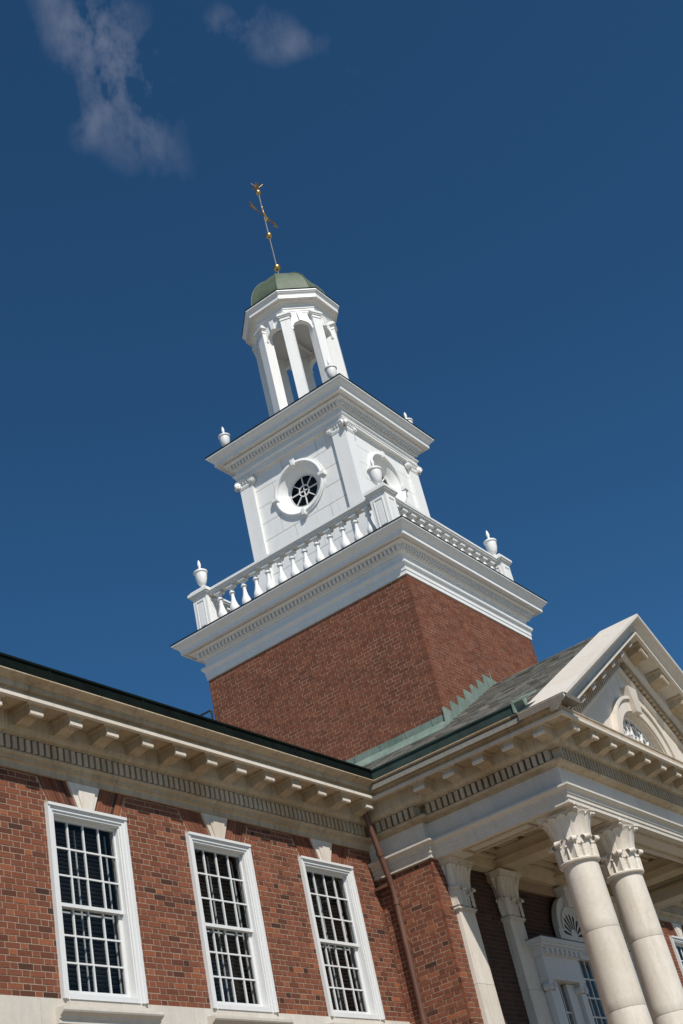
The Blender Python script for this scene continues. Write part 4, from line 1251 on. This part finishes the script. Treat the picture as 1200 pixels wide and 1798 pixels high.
tsweep([(1.44, 17.428), (1.455, 17.428)] + curve_pts((1.455, 17.428), (1.49, 17.465), 'cavetto', 5) + [(1.502, 17.468), (1.502, 17.555), (1.56, 17.558)] + curve_pts((1.56, 17.56), (1.61, 17.605), 'ovolo', 5) + [(1.615, 17.608), (1.58, 17.612), (1.58, 17.64)], 'upper_bed_moulding', base=1.42)
tsweep([(1.60, 17.638), (1.705, 17.638), (1.705, 17.622), (1.738, 17.622), (1.738, 17.695), (1.745, 17.70)] + curve_pts((1.75, 17.703), (1.835, 17.825), 'cyma', 8) + [(1.84, 17.828), (1.855, 17.83), (1.855, 17.862), (1.4, 17.868)], 'upper_cornice', base=1.42)
tsweep([(1.3, 17.87), (1.860, 17.863), (1.866, 17.863), (1.866, 17.885), (.9, 18.02)], 'upper_flashing', 'dark_copper', base=1.42, depth=0)
rf = MB(); h = .95*TS; rf.box(CX-h, CX+h, CY-h, CY+h, Z(17.6), Z(18.03)); rf.build('belfry_roof', 'dark_copper', tow)
tdent(1.502, .066, 17.472, 17.553, .086, .045)
ds.build('dentil_course', 'white_paint', tow, kind='stuff')
# round windows: funnel, surround with four key blocks, radial muntins
for k in range(4):
    n, d = [((-1, 0), (0, -1)), ((0, -1), (1, 0)), ((1, 0), (0, 1)), ((0, 1), (-1, 0))][k]
    def W(s_, q, z): return (CX+n[0]*q+d[0]*s_, CY+n[1]*q+d[1]*s_, z)
    zc = Z(OC); c = (0, zc)
    win = thing_part('round_window', tow)
    m = MB()
    prof = [(.56, HW-.03), (.568, HW+.035), (.585, HW+.058), (.605, HW+.064), (.628, HW+.056), (.640, HW+.040), (.648, HW+.036), (.668, HW+.036), (.675, HW-.01)]
    N_ = 56
    def revolve(m, prof):
        vs = []; fs = []
        for i in range(N_):
            t = 2*pi*i/N_
            for (r, q) in prof: vs.append(W(r*cos(t), q, zc+r*sin(t)))
        K = len(prof)
        for i in range(N_):
            j = (i+1) % N_
            for a in range(K-1): fs.append((i*K+a, i*K+a+1, j*K+a+1, j*K+a))
        m.add(vs, fs)
    revolve(m, prof)
    for t in (0, pi/2, pi, 3*pi/2):
        w = .075
        for (r0, r1, hq, ww) in ((.545, .705, HW+.078, w*.8), (.555, .69, HW+.095, w*.5)):
            P = [(r0, -ww*.8), (r1, -ww), (r1, ww), (r0, ww*.8)]
            pts = [W(r*cos(t)-s_*sin(t), HW-.01, zc+r*sin(t)+s_*cos(t)) for r, s_ in P]
            m.prism(pts, (n[0]*(hq-HW+.01), n[1]*(hq-HW+.01), 0))
    m.build('surround', 'white_paint', win, smooth=40)
    m = MB(); revolve(m, [(.577, HW+.01), (.56, HW-.005), (.50, HW-.03), (.43, HW-.12), (.40, HW-.155), (.368, HW-.165), (.362, HW-.20)])
    m.build('funnel', 'white_paint', win, smooth=40)
    m = MB(); QG = HW-.185
    revolve(m, [(.372, QG+.02), (.35, QG+.03), (.345, QG)]); revolve(m, [(.138, QG), (.138, QG+.028), (.116, QG+.028), (.116, QG)])
    for j in range(8):
        t = pi*j/4; r0 = .0 if j % 2 == 0 else .12; w = .0105
        P = [(r0, -w), (.355, -w), (.355, w), (r0, w)]
        m.prism([W(r*cos(t)-s_*sin(t), QG, zc+r*sin(t)+s_*cos(t)) for r, s_ in P], (n[0]*.024, n[1]*.024, 0))
    m.build('muntins', 'white_paint', win)
    m = MB(); m.add([W(.366*cos(2*pi*i/40), QG+.006, zc+.366*sin(2*pi*i/40)) for i in range(40)], [tuple(range(40))]); m.build('pane', 'glass', win)

# flashings where the portico roof meets the tower
fs_ = MB()
xw = CX-HB
fs_.box(xw-.022, xw-.002, CY-HB-.02, CY+1.2, zroof(xw)-.05, zroof(xw)+.215)
fs_.prism([(xw-.02, CY-HB-.02, zroof(xw)+.10), (xw-.30, CY-HB-.02, zroof(xw-.30)+.045), (xw-.30, CY-HB-.02, zroof(xw-.30)+.02), (xw-.02, CY-HB-.02, zroof(xw)+.02)], (0, 2.2, 0))
for k in range(4): fs_.box(xw-.032, xw-.022, CY-HB+.25+.55*k, CY-HB+.265+.55*k, zroof(xw)+.10, zroof(xw)+.22)
fs_.build('base_flashing', 'verdigris', tow)
k = 0; x = xw-.03
while x < CX+.15:
    x1_ = min(x+.335, CX+.25); q = MB(); j = random.uniform(-.01, .01)
    yy = CY-HB-.016-.003*(k % 2)
    q.prism([(x-.05, yy, ztop(x-.05)-.06), (x1_, yy, ztop(x1_)-.06), (x1_, yy, zroof(x1_)+.10), (x1_-.05, yy, zroof(x1_)+.135+j), (x+.02, yy, zroof(x1_)+.165+j), (x-.02, yy, zroof(x)+.32+j)], (0, .014, 0))
    q.build('step_flashing', 'verdigris', tow); x += .325; k += 1

# ================================================================== BALUSTRADE
bal = thing('balustrade', 'white turned balustrade with corner pedestals on the tower cornice', 'balustrade')
HR = 2.345*TS
zb0, zb1 = Z(13.46), Z(14.52)
for sx in (-1, 1):
    for sy in (-1, 1):
        c = (CX+sx*2.235*TS, CY+sy*2.235*TS)
        m = MB()
        for (e, z0, z1) in ((.215, 13.455, 13.53), (.20, 13.531, 13.56), (.178, 13.561, 14.385), (.195, 14.386, 14.42), (.222, 14.421, 14.455), (.245, 14.456, 14.51), (.225, 14.511, 14.535)):
            m.box(c[0]-e, c[0]+e, c[1]-e, c[1]+e, Z(z0), Z(z1))
        m.prism([(c[0]-.2, c[1]-.2, Z(14.536)), (c[0]+.2, c[1]-.2, Z(14.536)), (c[0]+.2, c[1]+.2, Z(14.536)), (c[0]-.2, c[1]+.2, Z(14.536))], (0, 0, .03))
        ped = m.build('pedestal', 'white_paint', bal)
        m = MB()
        for (nx, ny) in ((-1, 0), (1, 0), (0, -1), (0, 1)):
            dx, dy = ny, nx; q = .179
            def fr(s0, s1, z0, z1, p):
                a = (c[0]+nx*q+dx*s0, c[1]+ny*q+dy*s0); m.obox((a[0], a[1], Z(z0)), (dx*(s1-s0), dy*(s1-s0), 0), (nx*p, ny*p, 0), (0, 0, Z(z1)-Z(z0)))
            fr(-.11, .11, 14.28, 14.31, .012); fr(-.11, .11, 13.67, 13.70, .012); fr(-.11, -.085, 13.701, 14.279, .012); fr(.085, .11, 13.701, 14.279, .012); fr(-.06, .06, 13.74, 14.24, .008)
        m.build('panel_moulding', 'white_paint', ped)
bm = MB()
bm.lathe([(r*1.2, z) for r, z in [(.0605, 0), (.0605, .05), (.045, .055), (.04, .075), (.055, .095), (.075, .15), (.082, .21), (.075, .275), (.05, .36), (.034, .45), (.030, .52), (.034, .56), (.052, .575), (.052, .60), (.036, .61), (.034, .66), (.045, .69), (.062, .70), (.062, .745)]], (0, 0, 0), 14)
bm.box(-.078, .078, -.078, .078, -.02, .05); bm.box(-.078, .078, -.078, .078, .70, .75)
bme = bm.mesh('baluster', 'white_paint', 35)
for k in range(4):
    n, d = [((-1, 0), (0, -1)), ((0, -1), (1, 0)), ((1, 0), (0, 1)), ((0, 1), (-1, 0))][k]
    hc = 2.235*TS
    def rail(name, h0, h1, pieces):
        m = MB(); L = (2.235-.19)*TS
        for (w, z0, z1) in pieces:
            m.obox((CX+n[0]*(hc-w)-d[0]*L, CY+n[1]*(hc-w)-d[1]*L, Z(z0)), (d[0]*2*L, d[1]*2*L, 0), (n[0]*2*w, n[1]*2*w, 0), (0, 0, Z(z1)-Z(z0)))
        m.build(name, 'white_paint', bal)
    rail('hand_rail', 0, 0, ((.085, 14.372, 14.405), (.115, 14.406, 14.44), (.135, 14.441, 14.485), (.115, 14.486, 14.505)))
    rail('bottom_rail', 0, 0, ((.11, 13.50, 13.56), (.09, 13.561, 13.605)))
    for i in range(13):
        s_ = (-1.86+i*3.72/12)*TS
        link('baluster', bme, bal, loc=(CX+n[0]*hc+d[0]*s_, CY+n[1]*hc+d[1]*s_, Z(13.622)))

# ================================================================== URNS
def urn(label, grp, x, y, z, s, plinth=False):
    t = thing('urn', label, 'urn', grp, (x, y, z))
    m = MB(); m.box(-.085*s, .085*s, -.085*s, .085*s, 0, .035*s)
    m.lathe([(0.0585*s, .036*s), (0.0546*s, .05*s), (0.0312*s, .075*s), (0.0281*s, .10*s), (0.0390*s, .115*s), (0.0390*s, .13*s)], (0, 0, 0), 24)
    m.build('foot', 'white_paint', t, smooth=35)
    m = MB(); m.lathe([(0.0273*s, .128*s), (0.0585*s, .15*s), (0.0858*s, .20*s), (0.1053*s, .27*s), (0.1154*s, .35*s), (0.1170*s, .40*s), (0.1342*s, .41*s), (0.1388*s, .425*s), (0.1365*s, .44*s), (0.1170*s, .45*s)], (0, 0, 0), 28)
    m.build('bowl', 'white_paint', t, smooth=40)
    m = MB(); m.lathe([(0.1154*s, .449*s), (0.1014*s, .465*s), (0.0546*s, .49*s), (0.0281*s, .505*s), (0.0218*s, .52*s), (0.0234*s, .54*s), (0.0328*s, .57*s), (0.0343*s, .60*s), (0.0265*s, .65*s), (0.0094*s, .70*s)], (0, 0, 0), 24)
    m.build('finial', 'white_paint', t, smooth=40)
    return t
q = 2.235*TS; zu = Z(14.565)
urn('white urn on the near corner pedestal, in front of the round window', 'urns on the balustrade', CX-q, CY-q, zu, 1.08)
urn('white urn on the balustrade pedestal over the brick wall, leftmost of the lower urns', 'urns on the balustrade', CX-q, CY+q, zu, 1.08)
urn('white urn on the balustrade pedestal over the portico roof, rightmost of the lower urns', 'urns on the balustrade', CX+q, CY-q, zu, 1.08)
q = 1.50*TS; zu = Z(17.99)
urn('small white urn on the upper cornice directly before the open lantern', 'urns on the upper cornice', CX-q, CY-q, zu, 1.0)
urn('small white urn standing alone at the left end of the upper cornice', 'urns on the upper cornice', CX-q, CY+q, zu, 1.0)
urn('small white urn half hidden behind the right slope of the upper cornice', 'urns on the upper cornice', CX+q, CY-q, zu, 1.0)

# ================================================================== CUPOLA
cup = thing('cupola', 'white eight-sided open lantern with arches under a green copper dome', 'cupola')
def octa(r): return [(CX+r*TS*cos(radians(22.5+45*k)), CY+r*TS*sin(radians(22.5+45*k))) for k in (4, 5, 6, 7, 0, 1, 2, 3)]
APF = cos(radians(22.5))
def osweep(pr, name, mat, base, depth=.08):
    # profile radii are vertex radii; the sweep offsets are measured on the flats
    sweep(octa(base), [((r-base)*APF*TS, Z(z)) for r, z in pr], closed=True, name=name, mat=mat, parent=cup, depth=depth)
osweep([(.935, 21.145), (.955, 21.145), (.955, 21.19), (.968, 21.193), (.968, 21.235), (.99, 21.255), (.99, 21.275), (.955, 21.28), (.955, 21.36)] + curve_pts((.955, 21.36), (1.06, 21.425), 'cavetto', 6) + [(1.062, 21.43), (1.062, 21.455)], 'entablature', 'white_paint', .955)
osweep([(1.04, 21.453), (1.14, 21.453), (1.14, 21.443), (1.158, 21.443), (1.158, 21.52)] + curve_pts((1.16, 21.525), (1.205, 21.61), 'cyma', 7) + [(1.21, 21.613), (1.222, 21.615), (1.222, 21.652), (1.0, 21.665)], 'cornice', 'white_paint', 1.0)
osweep([(1.0, 21.666), (1.226, 21.654), (1.232, 21.654), (1.232, 21.676), (.9, 21.73)], 'cornice_flashing', 'dark_copper', 1.0, depth=0)
osweep([(.99, 17.9), (.99, 18.12), (.96, 18.14), (.96, 18.28), (.93, 18.30)], 'base_course', 'white_paint', .95, depth=.9)
fpl = MB(); fpl.lathe([(.94*TS, Z(18.1)), (.94*TS, Z(18.27))], (CX, CY, 0), 8, rot=radians(22.5)); fpl.build('lantern_floor', 'dark_copper', cup)
cl = MB(); cl.lathe([(.93*TS, Z(21.06)), (.93*TS, Z(21.4))], (CX, CY, 0), 8, rot=radians(22.5)); cl.build('lantern_ceiling', 'porch_paint', cup)
bb_ = MB(); bb_.box(CX-.62, CX+.62, CY-.03, CY+.03, Z(20.95), Z(21.055)); bb_.build('ceiling_beam', 'porch_paint', cup)
AP = .872*TS
def F(k, u, dep, z):
    a = radians(45*k); return (CX+(AP-dep)*cos(a)-u*sin(a), CY+(AP-dep)*sin(a)+u*cos(a), z)
for k in range(8):
    # arched panel
    m = MB(); r = .222; zc = Z(20.69); zt = Z(21.15); W_ = .36; n = 16
    def slab(pts): 
        P = [F(k, u, 0, z) for u, z in pts]; Q = [F(k, u, .13, z) for u, z in pts]; c = len(pts)
        m.add(P+Q, [tuple(range(c)), tuple(range(2*c-1, c-1, -1))] + [(i, c+i, c+(i+1) % c, (i+1) % c) for i in range(c)])
    for i in range(n):
        t0, t1 = pi-pi*i/n, pi-pi*(i+1)/n
        slab([(r*cos(t0), zc+r*sin(t0)), (r*cos(t1), zc+r*sin(t1)), (r*cos(t1), zt), (r*cos(t0), zt)])
    slab([(-W_, zc), (-r, zc), (-r, zt), (-W_, zt)]); slab([(r, zc), (W_, zc), (W_, zt), (r, zt)])
    slab([(-W_, Z(18.2)), (-.235, Z(18.2)), (-.235, zc), (-W_, zc)]); slab([(.235, Z(18.2)), (W_, Z(18.2)), (W_, zc), (.235, zc)])
    m.build('arch', 'white_paint', cup)
    m = MB()
    P = [(-.035, zc+r-.02), (.035, zc+r-.02), (.06, zt-.01), (-.06, zt-.01)]
    m.add([F(k, u, -.045, z) for u, z in P] + [F(k, u, .05, z) for u, z in P], [(0, 1, 2, 3), (7, 6, 5, 4), (0, 4, 5, 1), (1, 5, 6, 2), (2, 6, 7, 3), (3, 7, 4, 0)])
    m.build('arch_keystone', 'white_paint', cup)
    for s_ in (-1, 1):
        m = MB()
        P = [(s_*.215, zc-.03), (s_*.33, zc-.03), (s_*.33, zc+.02), (s_*.215, zc+.02)]
        m.add([F(k, u, -.02, z) for u, z in P] + [F(k, u, .14, z) for u, z in P], [(0, 1, 2, 3), (7, 6, 5, 4), (0, 4, 5, 1), (1, 5, 6, 2), (2, 6, 7, 3), (3, 7, 4, 0)])
        m.build('impost', 'white_paint', cup)
    # pier folded round the corner
    a = radians(45*k+22.5); o = Vector((cos(a), sin(a), 0)); s2 = Vector((-sin(a), cos(a), 0)); C = Vector((CX, CY, 0))
    def pier(m, w, d0, d1, z0, z1):
        b = C + o*d0 - s2*(w/2); m.obox((b.x, b.y, Z(z0)), tuple(s2*w), tuple(o*(d1-d0)), (0, 0, Z(z1)-Z(z0)))
    m = MB(); pier(m, .232, .74, .985, 18.14, 20.93); pier(m, .30, .74, 1.005, 18.13, 18.30); m.build('pier', 'white_paint', cup)
    m = MB(); pier(m, .255, .74, 1.0, 20.931, 20.955); pier(m, .236, .74, .988, 20.956, 21.02); pier(m, .275, .74, 1.01, 21.021, 21.055); pier(m, .33, .74, 1.03, 21.056, 21.10); pier(m, .30, .74, 1.0, 21.101, 21.146)
    m.build('pier_capital', 'white_paint', cup)
dm = MB()
prof = [(1.10, 21.70)]
for k in range(0, 15):
    t = pi/2*k/14
    prof.append((max(.05, 1.02*cos(t)**1.0 if k < 14 else .05), 21.72+1.22*sin(t)**1.0))
dm.lathe([(r*TS, Z(z)) for r, z in prof], (CX, CY, 0), 8, rot=radians(22.5))
dome = dm.build('dome', 'dome_copper', cup)
sm = MB()
for k in range(8):
    a = radians(22.5+45*k)
    sm.tube([(CX+(r*TS+.004)*cos(a), CY+(r*TS+.004)*sin(a), Z(z)+.003) for r, z in prof[1:]], .014, 6)
sm.build('seam', 'dome_copper', dome)

# ================================================================== WEATHERVANE
vane = thing('weathervane', 'gilded weathervane with arrow and balls on a thin rod above the dome', 'weathervane', loc=(CX, CY, Z(22.68)))
def sph(mb, z, r, n=20, sq=1.0):
    mb.lathe([(max(.003, r*sin(pi*k/12)), Z(z)-Z(22.68)-r*sq*cos(pi*k/12)) for k in range(13)], (0, 0, 0), n)
m = MB(); m.tube([(0, 0, -.1), (0, 0, Z(26.1)-Z(22.68))], .017, 8); m.build('rod', 'rod_steel', vane, smooth=40)
for z, r in ((23.41, .094), (24.52, .084), (26.08, .074), (25.52, .035)):
    m = MB(); sph(m, z, r); m.build('ball', 'gilding', vane, smooth=60)
zz = Z(25.22)-Z(22.68)
m = MB()
m.tube([(-.42, 0, zz+.03), (.44, 0, zz-.02)], .016, 6)
m.prism([(.42, -.012, zz-.02), (.36, -.012, zz+.085), (.58, -.012, zz-.025), (.36, -.012, zz-.13)], (0, .024, 0))
m.prism([(-.58, -.010, zz+.15), (-.50, -.010, zz+.12), (-.30, -.010, zz+.04), (-.30, -.010, zz+.0), (-.50, -.010, zz-.04), (-.60, -.010, zz-.02), (-.48, -.010, zz+.045)], (0, .02, 0))
m.prism([(.06, -.01, zz), (.16, -.01, zz+.08), (.28, -.01, zz-.01), (.16, -.01, zz-.08)], (0, .02, 0))
m.build('arrow', 'tarnished_bronze', vane)
m = MB(); m.tube([(.0+.05*sin(t*2*pi), -.03, zz-.20+.42*t) for t in [k/16 for k in range(17)]], [.03-.012*abs(k-8)/8 for k in range(17)], 8); m.build('scroll', 'gilding', vane, smooth=50)
m = MB()
for k in range(5):
    a = 2*pi*k/5+.3; zt = Z(26.15)-Z(22.68)
    m.prism([(0, 0, zt), (.05*cos(a)-.03*sin(a), .05*sin(a)+.03*cos(a), zt+.10), (.17*cos(a), .17*sin(a), zt+.20), (.05*cos(a)+.03*sin(a), .05*sin(a)-.03*cos(a), zt+.08)], (0, 0, .012))
m.prism([(-.04, -.006, zt), (.04, -.006, zt), (.055, -.006, zt+.14), (0, -.006, zt+.33), (-.055, -.006, zt+.14)], (0, .012, 0))
m.build('finial', 'tarnished_bronze', vane)

# ================================================================== DRAINPIPE, ROOF BRACKET
dp = thing('drainpipe', 'brown copper drainpipe running down the corner between wing and portico', 'drainpipe', loc=(16.90, -.30, 0))
m = MB(); path = [(-.31, 0, 8.16), (-.305, 0, 8.06), (-.27, 0, 7.90), (-.03, 0, 7.02), (-.005, 0, 6.90), (0, 0, 6.75), (0, 0, 2.0)]
m.tube(path, .044, 14); m.build('pipe', 'pipe_copper', dp, smooth=40)
m = MB()
for z in (6.72, 4.9, 3.2):
    m.tube([(0, 0, z-.03), (0, 0, z+.03)], .052, 14)
m.tube([(-.165, 0, 7.50-.03), (-.145, 0, 7.44-.03)], .052, 14)
m.build('collar', 'pipe_copper', dp, smooth=40)
m = MB(); m.box(-.02, .09, .02, .045, 6.68, 6.76); m.box(-.06, .06, .04, .30, 6.98, 7.02); m.box(-.02, .09, .02, .045, 4.86, 4.94); m.build('wall_bracket', 'pipe_copper', dp)
rb_ = thing('roof_bracket', 'small black bent iron bracket on the roof edge beside the brick tower', 'bracket', loc=(CX-HB-.06, CY+HB-.05, 0))
m = MB(); m.tube([(-.05, .03, 10.6), (-.05, .03, 11.96), (-.05, .05, 11.985), (-.05, .32, 11.985), (-.05, .335, 11.96), (-.05, .335, 10.6)], .022, 8); m.build('bar', 'dark_steel', rb_, smooth=40)
m = MB(); m.box(-.07, .08, -.02, .02, 11.70, 11.74); m.build('wall_tie', 'dark_steel', rb_)

for o in list(bpy.data.objects):
    if o.type == 'MESH' and o.parent is None and 'kind' not in o: o['kind'] = 'structure'
